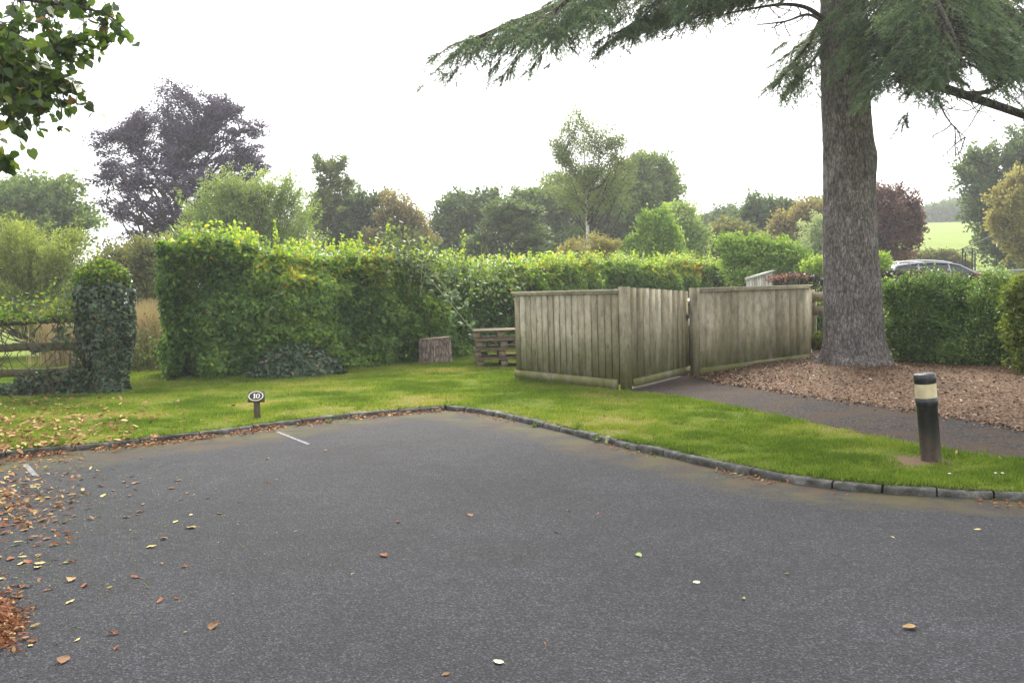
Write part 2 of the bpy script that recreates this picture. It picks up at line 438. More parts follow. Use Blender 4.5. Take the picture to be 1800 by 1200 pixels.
# kerb of separate worn blocks
def mat_kerb():
    m, n, out = newmat('kerb_stone'); b = princ(n, out, .9, .2); p = geo_pos(n)
    r = ramp(n, [(.3, (.05, .048, .043)), (.5, (.125, .122, .112)), (.7, (.26, .255, .235))], noise(n, p, 9, 7, .7))
    at = ND(n, 'ShaderNodeAttribute', attribute_name='tint')
    c = mixc(n, 1, r.outputs[0], ramp(n, [(0, g3(.7)), (1, g3(1.2))], at.outputs['Fac']).outputs[0], 'MULTIPLY')
    sp = n.nodes.new('ShaderNodeSeparateXYZ'); n.links.new(p, sp.inputs[0])
    lo = ramp(n, [(.0, g3(1)), (.052, g3(.75)), (.068, g3(0))], sp.outputs['Z'])
    mo = ramp(n, [(.35, g3(0)), (.6, g3(1))], noise(n, p, 6, 6, .7))
    mm = n.nodes.new('ShaderNodeMath'); mm.operation = 'MULTIPLY'; n.links.new(lo.outputs[0], mm.inputs[0]); n.links.new(mo.outputs[0], mm.inputs[1])
    c = mixc(n, mm.outputs[0], c, (.022, .022, .015))
    n.links.new(c, b.inputs['Base Color']); bump(n, noise(n, p, 40, 6, .7), .5, .012, b); return m
mk = MB(); g = np.random.default_rng(5)
for K, L0 in ((KL, .62), (KR, .36)):
    Lt = np.linalg.norm(np.diff(K, axis=0), axis=1).sum(); nb = int(Lt / L0); FN = resample(K, nb * 6 + 1)
    tt = np.gradient(FN, axis=0); tt /= np.linalg.norm(tt, axis=1, keepdims=True); nn = np.stack([-tt[:, 1], tt[:, 0]], 1)
    for k in range(nb):
        a = k * 6; seg = FN[a:a + 7].copy(); n_ = nn[a:a + 7]; t_ = tt[a:a + 7]
        gp_ = .004 + abs(g.normal(.0, .004)); seg[0] += t_[0] * gp_; seg[-1] -= t_[-1] * gp_
        jz = g.normal(0, .004); jo = g.normal(0, .006)
        prof = [(0 + .012, -.05), (.004, .034), (.016, .050), (.035, .057), (KD - .012, .058), (KD, .05), (KD, -.05)]
        V = []
        for q in range(7):
            for (o_, z_) in prof:
                V.append([*(seg[q] + n_[q] * (o_ + jo + g.normal(0, .0025))), z_ + (jz + g.normal(0, .0025) if z_ > 0 else 0)])
        m_ = len(prof); F = [[q * m_ + r_, q * m_ + r_ + 1, (q + 1) * m_ + r_ + 1, (q + 1) * m_ + r_] for q in range(6) for r_ in range(m_ - 1)]
        tk = g.random(); mk.add(V, np.array(F), tk)
        V = np.array(V); mk.add(V[:m_], [list(range(m_))], tk); mk.add(V[-m_:], [list(range(m_))[::-1]], tk)
tag(mk.build('kerb', mat_kerb()), kind='structure')
# lawn
def zl(x, y):
    x = np.asarray(x, float); y = np.asarray(y, float)
    kd_ = kdist(x, y)
    p = np.stack([x * .5, y * .5, 0 * x], -1)
    return .060 + .03 * sstep(0, 1.5, kd_) * (fbm(p) - .2) + .01 * sstep(0, .3, kd_)
back = np.stack([np.linspace(-24, 20, len(kin)), np.full(len(kin), 27.5)], 1)
V, F = sheet(kin, back, 60, zl, 1.4)
ml = MB(); ml.add(V, F); tag(ml.build('lawn', M['lawn'], smooth=True), kind='structure')
# footpath and mulch bed
def Gz(a, b): return G(a, b, .09)[:2]
plo = resample(catmull([Gz(*q) for q in [(1098, 690), (1150, 692), (1220, 701), (1300, 716), (1440, 744), (1600, 778), (1800, 808), (2050, 842), (2400, 880)]], 160), 100)
pup = resample(catmull([Gz(*q) for q in [(1160, 655), (1225, 664), (1260, 672), (1330, 682), (1430, 697), (1560, 714), (1700, 736), (1850, 762), (2050, 790), (2500, 840)]], 160), 100)
zp = lambda x, y: zl(x, y) + .013 + 0 * x
V, F = sheet(plo + np.stack([0 * plo[:, 0], .03 * (vnoise(np.c_[plo * 3, plo[:, :1] * 0]) - .5)], 1), pup, 14, lambda x, y: zl(x, y) + .006); mp_ = MB(); mp_.add(V, F); tag(mp_.build('footpath', M['path'], smooth=True), kind='structure')
TRX, TRY = W(1503, 640, 15.2)[:2]
PUPL = np.array([Gz(*q) for q in [(1160, 655), (1225, 664), (1260, 672), (1330, 682), (1430, 697), (1560, 714), (1700, 736), (1850, 762), (2050, 790), (2500, 840)]])
def pdist(x, y):
    q = np.stack([np.asarray(x, float).ravel(), np.asarray(y, float).ravel()], 1); d = np.full(len(q), 1e9)
    for s0 in range(len(PUPL) - 1):
        a = PUPL[s0]; ab = PUPL[s0 + 1] - a; t = np.clip(((q - a) @ ab) / (ab @ ab), 0, 1)
        d = np.minimum(d, np.linalg.norm(q - a - t[:, None] * ab, axis=1))
    return d.reshape(np.shape(x))
def zm(x, y):
    p = np.stack([x * 1.1, y * 1.1, 0 * x], -1)
    d = np.hypot(x - TRX, y - TRY)
    return zl(x, y) + .009 + .09 * fbm(p) * sstep(0, .9, pdist(x, y)) + .10 * np.exp(-(d / 1.5) ** 2)
mup = resample(np.array([(1.9, 14.5), (3.2, 17.0), (5.0, 19.5), (7.5, 22), (11, 22), (16, 18)]), 100)
mlo = pup.copy()
V, F = sheet(mlo, mup, 60, lambda x, y: zm(x, y) * 1.0, 1.0)
mm_ = MB(); mm_.add(V, F); tag(mm_.build('mulch_bed', M['mulch'], smooth=True), kind='structure')
gchip = np.random.default_rng(21)
N = 26000; u = gchip.random(N); v = gchip.random(N)
ia = (u * 98).astype(int); Aq = mlo[ia] + (mlo[ia + 1] - mlo[ia]) * (u * 98 - ia)[:, None]; Bq = mup[ia] + (mup[ia + 1] - mup[ia]) * (u * 98 - ia)[:, None]
Q = Aq * (1 - v[:, None]) + Bq * v[:, None]
# a few chips spill over the path
spill = gchip.random(N) < .09; Q[spill] = (Aq + (np.abs(gchip.normal(0, .22, N)) - .12)[:, None] * (-1) * nrm(Bq - Aq))[spill]
keep = np.hypot(Q[:, 0] - TRX, Q[:, 1] - TRY) > .5; Q = Q[keep]; spill = spill[keep]; N = len(Q)
zz = np.where(spill, zl(Q[:, 0], Q[:, 1]) + .016, zm(Q[:, 0], Q[:, 1]) + .006)
mc = MB(); no = np.array([0, 0, 1.0]) + gchip.normal(0, .35, (N, 3)); ax = gchip.normal(size=(N, 3)) * [1, 1, .2]
leaves(mc, np.c_[Q, zz], no, ax, gchip.uniform(.02, .075, N), gchip.uniform(.012, .03, N), gchip.random(N), 'lance')
M['chips'] = leafmat('bark_chips', [(0, (.035, .021, .013)), (.45, (.130, .066, .033)), (.8, (.22, .130, .074)), (.94, (.27, .20, .145)), (1, (.50, .43, .35))], 0, .85)
tag(mc.build('bark_chips', M['chips']), 'loose reddish brown bark chips covering the bed under the conifer', 'mulch', kind='stuff')

# grass blades
gb = np.random.default_rng(3)
def inpath(Q):                            # between the lower path edge and behind
    return Q[:, 1] > np.interp(Q[:, 0], np.sort(plo[:, 0]), plo[np.argsort(plo[:, 0]), 1])
N = 1500000
Yr = 6.2 + (26 - 6.2) * gb.random(N) ** 1.25; Xr = (gb.random(N) * 2 - 1) * (Yr * .64 + .8)
Q = np.stack([Xr, Yr], 1)
kx = kin[:, 0]; ky = kin[:, 1]; o_ = np.argsort(kx)
ok = Q[:, 1] > np.interp(Q[:, 0], kx[o_], ky[o_]) - .035 * vnoise(np.c_[Q * 5, Q[:, :1] * 0])
edge_n = .10 * (vnoise(np.c_[Q * 2.2, Q[:, :1] * 0]) - .35)
ok &= ~(inpath(Q - np.c_[0 * edge_n, edge_n]) & (Q[:, 0] > 1.75))
# dirt scar round the leaning bollard
BX, BY = G(1637, 806, .09)[:2]
ok &= np.hypot(Q[:, 0] - BX + .12, (Q[:, 1] - BY) * 1.3) > .27 * (.6 + .8 * gb.random(N))
Q = Q[ok]
patch = fbm(np.c_[Q * [.8, 1.1], Q[:, :1] * 0], 4); p2 = fbm(np.c_[Q * 2.7 + 40, Q[:, :1] * 0], 3)
ok = gb.random(len(Q)) < np.clip(1.15 - .75 * sstep(.55, .75, patch) - .35 * sstep(.58, .7, p2), .6, 1)
Q = Q[ok]; patch = patch[ok]; p2 = p2[ok]; N = len(Q)
h = gb.uniform(.018, .042, N) * (.7 + .9 * sstep(.35, .6, 1 - p2)) * (1 + .5 * (Q[:, 1] > 17))
mg = MB(); ax = np.array([0, 0, 1.0]) + gb.normal(0, .45, (N, 3))
gx = np.linspace(-18, 18, 241); gy = np.linspace(4, 28, 161); GX, GY = np.meshgrid(gx, gy, indexing='ij'); GZ = zl(GX, GY)
fx = np.clip((Q[:, 0] + 18) / .15, 0, 239.99); fy = np.clip((Q[:, 1] - 4) / .15, 0, 159.99); ix = fx.astype(int); iy = fy.astype(int); fx -= ix; fy -= iy
zg = (GZ[ix, iy] * (1 - fx) + GZ[ix + 1, iy] * fx) * (1 - fy) + (GZ[ix, iy + 1] * (1 - fx) + GZ[ix + 1, iy + 1] * fx) * fy
leaves(mg, np.c_[Q, zg - .006], gb.normal(size=(N, 3)) * [1, 1, .3], ax, h, .0075 + .0007 * Q[:, 1], np.clip(.47 + 1.5 * (patch - .5) + .9 * (p2 - .5) + gb.normal(0, .17, N), 0, 1), 'tri')
M['blades'] = leafmat('grass_blades', [(0, (.080, .130, .018)), (.3, (.130, .195, .026)), (.55, (.19, .245, .040)), (.78, (.26, .265, .065)), (1, (.36, .29, .13))], .42, .6, .2, (1.3, 1.35, .6))
tag(mg.build('grass', M['blades']), 'short bright green mown grass on the verge behind the kerb', 'grass', kind='stuff')

tf = MB(); Nt = 420; tq = Q[gb.integers(0, len(Q), Nt)]; tz_ = .075
for k in range(Nt):
    n_ = gb.integers(14, 34); b_ = tq[k] + gb.normal(0, .035, (n_, 2)); b3 = np.c_[b_, np.full(n_, tz_)]
    leaves(tf, b3, gb.normal(size=(n_, 3)) * [1, 1, .3], np.array([0, 0, 1.0]) + gb.normal(0, .5, (n_, 3)), gb.uniform(.04, .085, n_), .010 + .0005 * tq[k, 1], np.clip(gb.normal(.25, .12, n_), 0, 1), 'tri', gb)
tag(tf.build('grass_tufts', M['blades']), 'darker longer tufts standing up through the mown verge', 'grass', kind='stuff')
# painted bay marks
def strip(name, pts, wd, mat, z=.004, label=None):
    b = MB(); a = np.asarray(pts, float); t = np.gradient(a, axis=0); t /= np.linalg.norm(t, axis=1, keepdims=True); nn = np.stack([-t[:, 1], t[:, 0]], 1)
    L = a + nn * wd / 2; R_ = a - nn * wd / 2; m_ = len(a)
    b.add(np.vstack([np.c_[L, np.full(m_, z)], np.c_[R_, np.full(m_, z)]]), [[q, q + 1, m_ + q + 1, m_ + q] for q in range(m_ - 1)])
    o = b.build(name, mat); return tag(o, kind='structure')
def mat_paint():
    m, n, out = newmat('worn_paint'); p = geo_pos(n)
    b = n.nodes.new('ShaderNodeBsdfPrincipled'); b.inputs['Roughness'].default_value = .8
    f = ramp(n, [(.42, (.05, .05, .055)), (.56, (.17, .17, .18))], noise(n, p, 30, 5, .7))
    n.links.new(f.outputs[0], b.inputs['Base Color']); n.links.new(b.outputs[0], out.inputs[0]); return m
M['paint'] = mat_paint()
strip('parking_line', resample([G(487, 759)[:2], G(543, 781)[:2]], 8), .045, M['paint'])
strip('parking_line', resample([G(44, 816)[:2], G(64, 838)[:2]], 8), .05, M['paint'])
# ================================================================== timber bin store
def gpt(px, py, z=.09): return G(px, py, z)
Apt = gpt(911, 664); Bpt = gpt(1101, 685); Lpt = gpt(1212, 664); Cpt = gpt(1222, 661); Dpt = gpt(1422, 633)
def axes(a, b):
    d = np.array([b[0] - a[0], b[1] - a[1], 0.0]); L = np.linalg.norm(d); d /= L
    n = np.array([-d[1], d[0], 0.0])             # away from the camera
    return d, n, L, np.stack([d, n, [0, 0, 1]])
gf = np.random.default_rng(31)
def close_board(mb, a, b, z0, z1, nb, off=0.0, lapped=True, topf=None, g=gf):
    d, n, L, ax = axes(a, b); wbd = L / nb
    for k in range(nb):
        c = a + d * (k + .5) * wbd; zt = z1 if topf is None else topf((k + .5) / nb)
        raised = lapped
        o_ = n * (off - (.034 if raised else .002) + g.normal(0, .0012))
        zb = z0 + g.normal(0, .004); zt += g.normal(0, .0015)
        hw = wbd * .5 - (.013 if lapped else .004)
        if lapped: mb.box(a + d * (k + 1) * wbd * (1 - .5 / nb) + n * (off + .004 + .0007 * (k % 2)) + [0, 0, (z0 + zt) / 2 - a[2]], (.04, .006, (zt - z0) / 2 - .004), np.stack([d, n, [0, 0, 1]]), g.random())
        cc = c + o_; cc[2] = (zb + zt) / 2
        yaw = g.normal(0, .012) if not lapped else g.normal(0, .035)
        axx = np.stack([d * math.cos(yaw) + n * math.sin(yaw), n * math.cos(yaw) - d * math.sin(yaw), [0, 0, 1]])
        mb.box(cc, (hw, .009, (zt - zb) / 2), axx, g.random())
FT = 1.60                                        # top of the panels
# left run
root = empty('timber_fence', (Apt[0], Apt[1], .09), 'weathered olive-grey board fence panel left of the gate, beside the pallets', 'fence', 'board fence panels of the bin store')
d, n, L, ax = axes(Apt, Bpt)
m = MB(); close_board(m, Apt, Bpt - d * .10, .16, FT - .03, 17); P(m, 'board_panel', M['fencewood'], root)
m = MB(); m.box(Apt + d * (L - .10) / 2 - n * .035 + [0, 0, FT - .09], ((L - .10) / 2 + .04, .045, .018), ax, .85)
m.box(Apt + d * (L - .10) / 2 - n * .03 + [0, 0, FT - .125], ((L - .10) / 2 + .02, .03, .018), ax, .6); P(m, 'cap_rail', M['fencewood'], root)
m = MB(); m.box(Apt + d * (L - .12) / 2 - n * .062 + [0, 0, .10 - .09 + .065], ((L - .12) / 2, .014, .075), ax, .35); P(m, 'base_board', M['gatewood'], root)
for z_ in (.35, 1.1):
    m = MB(); m.box(Apt + d * L / 2 + n * .045 + [0, 0, z_], (L / 2, .035, .04), ax, .4); P(m, 'rail', M['fencewood'], root)
m = MB(); m.box([Bpt[0], Bpt[1], .09 + .77] - n * .0, (.065, .06, .79), ax, .45); P(m, 'post', M['gatewood'], root)
m = MB(); m.box(np.array([Apt[0], Apt[1], .09 + .72]) + n * .055 + d * .05, (.045, .045, .74), ax, .5); P(m, 'post', M['gatewood'], root)
# gate, standing slightly ajar
Gl = gpt(1208, 668); Gl = G(1208, 668, .09)
Ggl = np.array([*W(1205, 600, 15.05)[:2], .09])
root = empty('timber_gate', (Bpt[0], Bpt[1], .2), 'closed-board timber gate standing slightly ajar with an iron ring latch', 'gate')
a_ = np.array([Bpt[0], Bpt[1], .09]); d, n, L, ax = axes(a_, Ggl)
a2 = a_ + d * .075
m = MB(); close_board(m, a2, Ggl, .15, FT, 10, off=-.02, topf=lambda t: FT + .035 - .09 * t)
P(m, 'board_panel', M['gatewood'], root)
m = MB(); m.box((a2 + Ggl) / 2 - n * .082 + [0, 0, .10], (L / 2 - .04, .010, .06), ax, .3); P(m, 'bottom_board', M['gatewood'], root)
for z_ in (.3, .9, 1.35):
    m = MB(); m.box((a2 + Ggl) / 2 + n * .025 + [0, 0, z_ - .09], (L / 2 - .05, .02, .05), ax, .4); P(m, 'brace', M['gatewood'], root)
m = MB(); m.box(Ggl - d * .07 - n * .06 + [0, 0, 1.02], (.022, .004, .05), ax)
ang = np.linspace(0, 2 * np.pi, 17); cc = Ggl - d * .07 - n * .072 + [0, 0, 1.0]
m.tube(cc + np.outer(np.cos(ang), d) * .035 + np.outer(np.sin(ang), [0, 0, 1]) * .04, .006, 6, cap=False)
m.tube([Ggl - d * .12 - n * .065 + [0, 0, 1.03], Ggl + d * .03 - n * .065 + [0, 0, 1.03]], .008, 6); P(m, 'latch', M['darkmetal'], root)
# right run
root = empty('timber_fence', (Cpt[0], Cpt[1], .1), 'weathered board fence panel between the gate and the big conifer trunk', 'fence', 'board fence panels of the bin store')
d, n, L, ax = axes(Cpt, Dpt)
m = MB(); close_board(m, Cpt + d * .09, Dpt, .13, FT - .05, 15, lapped=False)
P(m, 'board_panel', M['fencewood'], root)
m = MB(); m.box((Cpt + Dpt) / 2 - n * .012 + d * .04 + [0, 0, FT - .105], (L / 2 + .02, .045, .017), ax, .8)
m.box((Cpt + Dpt) / 2 - n * .012 + d * .04 + [0, 0, FT - .145], (L / 2 - .02, .028, .02), ax, .6); P(m, 'cap_rail', M['fencewood'], root)
m = MB(); m.box((Cpt + Dpt) / 2 - n * .016 + d * .03 + [0, 0, .07], (L / 2 - .03, .012, .06), ax, .3); P(m, 'base_board', M['gatewood'], root)
for z_ in (.35, 1.1):
    m = MB(); m.box((Cpt + Dpt) / 2 + n * .05 + [0, 0, z_], (L / 2, .035, .04), ax, .4); P(m, 'rail', M['fencewood'], root)
m = MB(); m.box([Cpt[0] + .0, Cpt[1] - .03, .83], (.062, .06, .77), ax, .35); P(m, 'post', M['gatewood'], root)
m = MB(); m.box(np.array([Dpt[0], Dpt[1], .80]) + d * .04 + n * .06, (.05, .05, .74), ax, .5); P(m, 'post', M['fencewood'], root)
# return panel behind the right run
E0 = Dpt + n * .12 + d * .05; E1 = np.array([*W(1432, 600, 21)[:2], .09])
root = empty('timber_fence', (E0[0], E0[1], .1), 'narrow end-on return of board fence behind the right corner of the bin store', 'fence', 'board fence panels of the bin store')
m = MB(); close_board(m, E0, E1, .12, FT - .12, 14, lapped=False); P(m, 'board_panel', M['fencewood'], root)
m = MB(); m.box([E0[0] + .07, E0[1], .80], (.045, .045, .70)); P(m, 'post', M['fencewood'], root)
# low board fence seen between the enclosure and the trunk
a, b = np.array([*W(1426, 560, 20)[:2], .1]), np.array([*W(1500, 560, 19.5)[:2], .1])
root = empty('rail_fence', a, 'low fence of two wide pale horizontal boards left of the conifer trunk', 'fence')
d, n, L, ax = axes(a, b)
for z_ in (1.22, .90):
    m = MB(); m.box((a + b) / 2 + [0, 0, z_], (L / 2, .015, .11), ax, .7); P(m, 'rail', M['fencewood'], root)
for t in (.05, .9):
    m = MB(); m.box(a + d * L * t + n * .06 + [0, 0, .62], (.05, .045, .66), ax, .4); P(m, 'post', M['fencewood'], root)
# far pale panel
a = W(1312, 500, 27); b = W(1368, 500, 31); c = W(1398, 500, 35)
root = empty('timber_fence', (a[0], a[1], .3), 'pale far fence panel with a capping that climbs beyond the bin store', 'fence')
m = MB(); m2 = MB(); M['palefence'] = mat_wood('pale_fence_wood', (.42, .41, .37), 0)
for (p, q, ty0, ty1, nb) in ((a, b, 491, 474, 14), (b, c, 474, 474, 8)):
    zt0 = W(p[0] * 0 + (1312 if p is a else 1368), ty0, p[1])[2]; zt1 = W(1368 if p is a else 1398, ty1, q[1])[2]
    p3, q3 = np.array([p[0], p[1], 0]), np.array([q[0], q[1], 0])
    close_board(m, p3, q3, .1, 2, nb, lapped=False, topf=lambda t: zt0 + (zt1 - zt0) * t)
    d, n, L, ax = axes(p3, q3)
    mid = (p3 + q3) / 2; mid[2] = (zt0 + zt1) / 2 + .02
    dv = nrm(np.array([d[0] * L, d[1] * L, zt1 - zt0])); ax2 = np.stack([dv, n, np.cross(dv, n)])
    m2.box(mid - n * .01, (L / 2, .06, .03), ax2, .9)
P(m, 'board_panel', M['palefence'], root); P(m2, 'cap_rail', M['palefence'], root)
# wheelie bin in the store
bx, by = W(1222, 600, 16.9)[:2]
root = empty('wheelie_bin', (bx, by, .1), 'black wheelie bin with a white label glimpsed through the gap beside the gate', 'bin')
m = MB(); m.box((bx, by, .70), (.30, .34, .55), None, .5, 1.12)
m.box((bx, by - .0, 1.24), (.36, .40, .025)); P(m, 'body', M['blackplastic'], root)
m = MB()
prof = np.array([(-.42, 1.27), (-.40, 1.34), (-.1, 1.40), (.2, 1.40), (.40, 1.34), (.42, 1.27)])
V = np.array([[bx + sx * .35, by + y_, z_] for sx in (-1, 1) for (y_, z_) in prof]); k = len(prof)
m.add(V, [[q, q + 1, k + q + 1, k + q] for q in range(k - 1)] + [[5, 0, k, k + 5]]); m.add(V[:k], [list(range(k))]); m.add(V[k:], [list(range(k))[::-1]])
P(m, 'lid', M['blackplastic'], root)
for sx in (-1, 1):
    m = MB(); m.tube([(bx + sx * .27, by + .3, .20), (bx + sx * .33, by + .3, .20)], .10, 16); P(m, 'wheel', M['blackplastic'], root)
m = MB(); lb = W(1209, 566, by - .42); m.box((lb[0] + .02, by - .372, lb[2]), (.10, .003, .07)); P(m, 'label', M['white'], root)
# pallets
gp = np.random.default_rng(8)
pc = W(884, 600, 18.2); pyaw = R(4)
pal = None
plabel = ['bottom wooden pallet of the stack, resting on the grass', 'second wooden pallet up from the grass in the stack', 'third wooden pallet up, just under the top one', 'topmost wooden pallet of the stack against the hedge']
for k in range(4):
    z0 = .08 + k * .195
    if pal is None:
        root = empty('wooden_pallet', (pc[0], pc[1], z0), plabel[0], 'pallet', 'wooden pallets stacked by the fence')
        ax = np.array([[math.cos(pyaw), math.sin(pyaw), 0], [-math.sin(pyaw), math.cos(pyaw), 0], [0, 0, 1]]); c0 = np.array([pc[0], pc[1], z0])
        for q in range(7):
            m = MB(); m.box(c0 + ax[1] * (-.46 + q * .153) + [0, 0, .178], (.58, .052, .011), ax, gp.random()); P(m, 'deck_board', M['palletwood'], root)
        for q in (-1, 0, 1):
            m = MB(); m.box(c0 + ax[0] * q * .52 + [0, 0, .156], (.05, .5, .011), ax, gp.random()); P(m, 'bearer', M['palletwood'], root)
            m = MB(); m.box(c0 + ax[1] * q * .44 + [0, 0, .012], (.58, .05, .011), ax, gp.random()); P(m, 'bottom_board', M['palletwood'], root)
            for s in (-1, 0, 1):
                m = MB(); m.box(c0 + ax[0] * q * .50 + ax[1] * s * .43 + [0, 0, .0845], (.07, .055, .0605), ax, gp.random()); P(m, 'block', M['palletwood'], root)
        pal = root; palk = [o for o in C.objects if o.parent is root]
    else:
        r_ = pal.copy(); C.objects.link(r_); r_['label'] = plabel[k]
        r_.location = (pc[0] + gp.normal(0, .025), pc[1] + gp.normal(0, .02), z0); r_.rotation_euler = (0, 0, gp.normal(0, .03))
        for o in palk:
            c_ = o.copy(); C.objects.link(c_); c_.parent = r_
# tree stump
sc_ = G(763, 639, .10); sx, sy = sc_[0], sc_[1] + .35
root = empty('tree_stump', (sx, sy, .09), 'sawn tree stump with rough grey bark and a pale top in front of the hedge', 'stump')
na, nz_ = 90, 26; a = np.linspace(0, 2 * np.pi, na, endpoint=False); m = MB(); V = []
for q in range(nz_):
    t = q / (nz_ - 1); z = t * .58
    rr = .325 * (1 + .10 * (1 - t) ** 3 - .03 * t) + .022 * np.abs(np.sin(a * 11 + 1.3 * np.sin(a * 3) + t)) + .03 * (vnoise(np.stack([np.cos(a) * 3, np.sin(a) * 3, 0 * a + z * 2.5], 1)) - .5) + .025 * (vnoise(np.stack([np.cos(a) * 14, np.sin(a) * 14, 0 * a + z * 5], 1)) - .5)
    V.append(np.stack([sx + rr * np.cos(a) * 1.06, sy + rr * np.sin(a), .07 + z + .02 * np.cos(a) * t + 0 * a], 1))
V = np.concatenate(V); i = np.arange(nz_ - 1)[:, None] * na; j = np.arange(na)[None]; j2 = (j + 1) % na
m.add(V, np.stack([i + j, i + j2, i + na + j2, i + na + j], -1).reshape(-1, 4)); P(m, 'bark', mat_bark('stump_bark', [(.3, (.13, .10, .078)), (.5, (.28, .22, .18)), (.72, (.42, .35, .29))]), root)
def mat_rings():
    m, n, out = newmat('cut_wood'); b = princ(n, out, .85, .2); p = objco(n)
    wv = n.nodes.new('ShaderNodeTexWave'); wv.wave_type = 'RINGS'; wv.rings_direction = 'Z'; wv.inputs['Scale'].default_value = 14; wv.inputs['Distortion'].default_value = 3
    n.links.new(p, wv.inputs['Vector']); r = ramp(n, [(0, (.22, .17, .12)), (1, (.36, .29, .21))], wv.outputs['Fac'])
    cr = ramp(n, [(0, g3(.35)), (.03, g3(1))], vor(n, p, 5, 'DISTANCE_TO_EDGE')); n.links.new(mixc(n, .6, r.outputs[0], cr.outputs[0], 'MULTIPLY'), b.inputs['Base Color']); return m
m = MB(); top = V[-na:].copy(); cen = top.mean(0)
rings = [cen + (top - cen) * s + [0, 0, .006 * math.sin(s * 3)] for s in (1.0, .97, .7, .4, .12)]
VV = np.concatenate(rings); i = np.arange(4)[:, None] * na; m.add(VV, np.stack([i + j, i + j2, i + na + j2, i + na + j], -1).reshape(-1, 4)); m.add(VV[-na:], [list(range(na))])
P(m, 'cut_top', mat_rings(), root)
# bollard
root = empty('bollard_light', (BX, BY, .09), 'black tube bollard with a pale yellow band leaning left in the grass', 'bollard')
tp = W(1624, 654, BY)
axb = nrm(np.array([tp[0] - BX, -.01, tp[2] - .09])); sb = nrm(np.cross([0, 1, 0], axb)); axm = np.stack([sb, np.cross(axb, sb), axb]); H = np.linalg.norm(tp - [BX, BY, .09])
r = .088
def mat_boll():
    m, n, out = newmat('bollard_black'); b = princ(n, out, .33, .5); p = objco(n)
    sp = n.nodes.new('ShaderNodeSeparateXYZ'); n.links.new(p, sp.inputs[0])
    lo = ramp(n, [(0, g3(1)), (.30, g3(0))], sp.outputs['Z'])
    mm = n.nodes.new('ShaderNodeMath'); mm.operation = 'MULTIPLY'; n.links.new(lo.outputs[0], mm.inputs[0])
    nn_ = ramp(n, [(.25, g3(.2)), (.6, g3(1))], noise(n, mapping(n, p, (1, 1, .3)), 16, 6, .7)); n.links.new(nn_.outputs[0], mm.inputs[1])
    sm = ramp(n, [(.45, (.010, .011, .014)), (.75, (.045, .045, .045))], noise(n, mapping(n, p, (1, 1, .25)), 22, 6, .7))
    n.links.new(mixc(n, mm.outputs[0], sm.outputs[0], (.13, .095, .075)), b.inputs['Base Color'])
    rr = ramp(n, [(.3, g3(.22)), (.7, g3(.5))], noise(n, p, 12, 5)); n.links.new(rr.outputs[0], b.inputs['Roughness']); return m
M['boll'] = mat_boll(); bo = (BX, BY, .08)
m = MB(); m.lathe(bo, [(r * .93, -.1), (r * .93, H * .625), (r, H * .63), (r, H * .725), (r * .97, H * .728)], 40, ax=axm); P(m, 'post', M['boll'], root, True)
M['band'] = mat_wood('yellowed_band', (.62, .52, .30), 0)
M['band'] = plain('yellowed_lens', (.50, .42, .25), .45, .5, var=.3, sc=9, bmp=0)
m = MB(); m.lathe(bo, [(r * .96, H * .727), (r * .965, H * .89)], 40, ax=axm); P(m, 'lens_band', M['band'], root, True)
m = MB(); m.lathe(bo, [(r * .96, H * .889), (r * 1.0, H * .893), (r * 1.0, H * .985), (r * .93, H * 1.0), (0.001, H * 1.003)], 40, ax=axm); P(m, 'cap', M['boll'], root, False)
V = []; an = np.linspace(0, 2 * np.pi, 40, endpoint=False); rr_ = .26 + .10 * vnoise(np.stack([np.cos(an) * 2, np.sin(an) * 2, 0 * an], 1))
ring = np.stack([BX - .12 + rr_ * 1.25 * np.cos(an), BY + rr_ * .8 * np.sin(an)], 1); zr = float(zl(np.array([BX]), np.array([BY]))[0])
m = MB(); m.add(np.c_[ring, zl(ring[:, 0], ring[:, 1]) + .003], [list(range(40))]); tag(m.build('bare_soil', plain('dry_soil', (.14, .095, .062), .95, .1, sc=30, bmp=.6)), kind='structure')
# numbered sign
sb_ = G(452, 732, .09); SX, SY = sb_[:2]
root = empty('bay_number_sign', (SX, SY, .09), 'small wooden post sign with an oval black plaque reading 10', 'sign')
st_ = W(451, 691, SY); hz = st_[2] - .09
M['signwood'] = mat_wood('sign_wood', (.12, .10, .075), .3, .05, .4)
lean = np.array([(st_[0] - SX), 0, 0])
m = MB(); m.tube([(SX, SY, .0), (SX + lean[0] * .8, SY, .09 + hz * .75)], .042, 4); P(m, 'post', M['signwood'], root)
tl = R(-38); pax = np.array([[1, .0, 0], [0, math.cos(tl) , math.sin(tl)], [0, -math.sin(tl), math.cos(tl)]])
pax = np.array([[1, 0, 0], [0, math.cos(R(64)), math.sin(R(64))], [0, -math.sin(R(64)), math.cos(R(64))]])  # board leans back: local y up the board, local z out of it
pcn = np.array([SX + lean[0], SY - .01, .09 + hz * .86])
bw, bh = .105, .072
m = MB(); m.box(pcn, (bw, bh, .018), pax, .4); P(m, 'board', M['signwood'], root)
def plaque_pts(pts, zoff): return np.array([pcn + pax[0] * x + pax[1] * y + pax[2] * zoff for x, y in pts])
a = np.linspace(0, 2 * np.pi, 48, endpoint=False); ow, oh = .098, .066
M['plaque'] = plain('plaque_black', (.02, .02, .02), .4, .5, bmp=0); M['cream'] = plain('plaque_cream', (.78, .74, .62), .6, .3, var=.05, bmp=0)
m = MB(); ol = np.stack([ow * np.cos(a), oh * np.sin(a)], 1)
V = np.concatenate([plaque_pts(ol, .018), plaque_pts(ol, .024)]); m.add(V, [[q, (q + 1) % 48, 48 + (q + 1) % 48, 48 + q] for q in range(48)]); m.add(V[48:], [list(range(48))])
pl = P(m, 'plaque', M['plaque'], root)
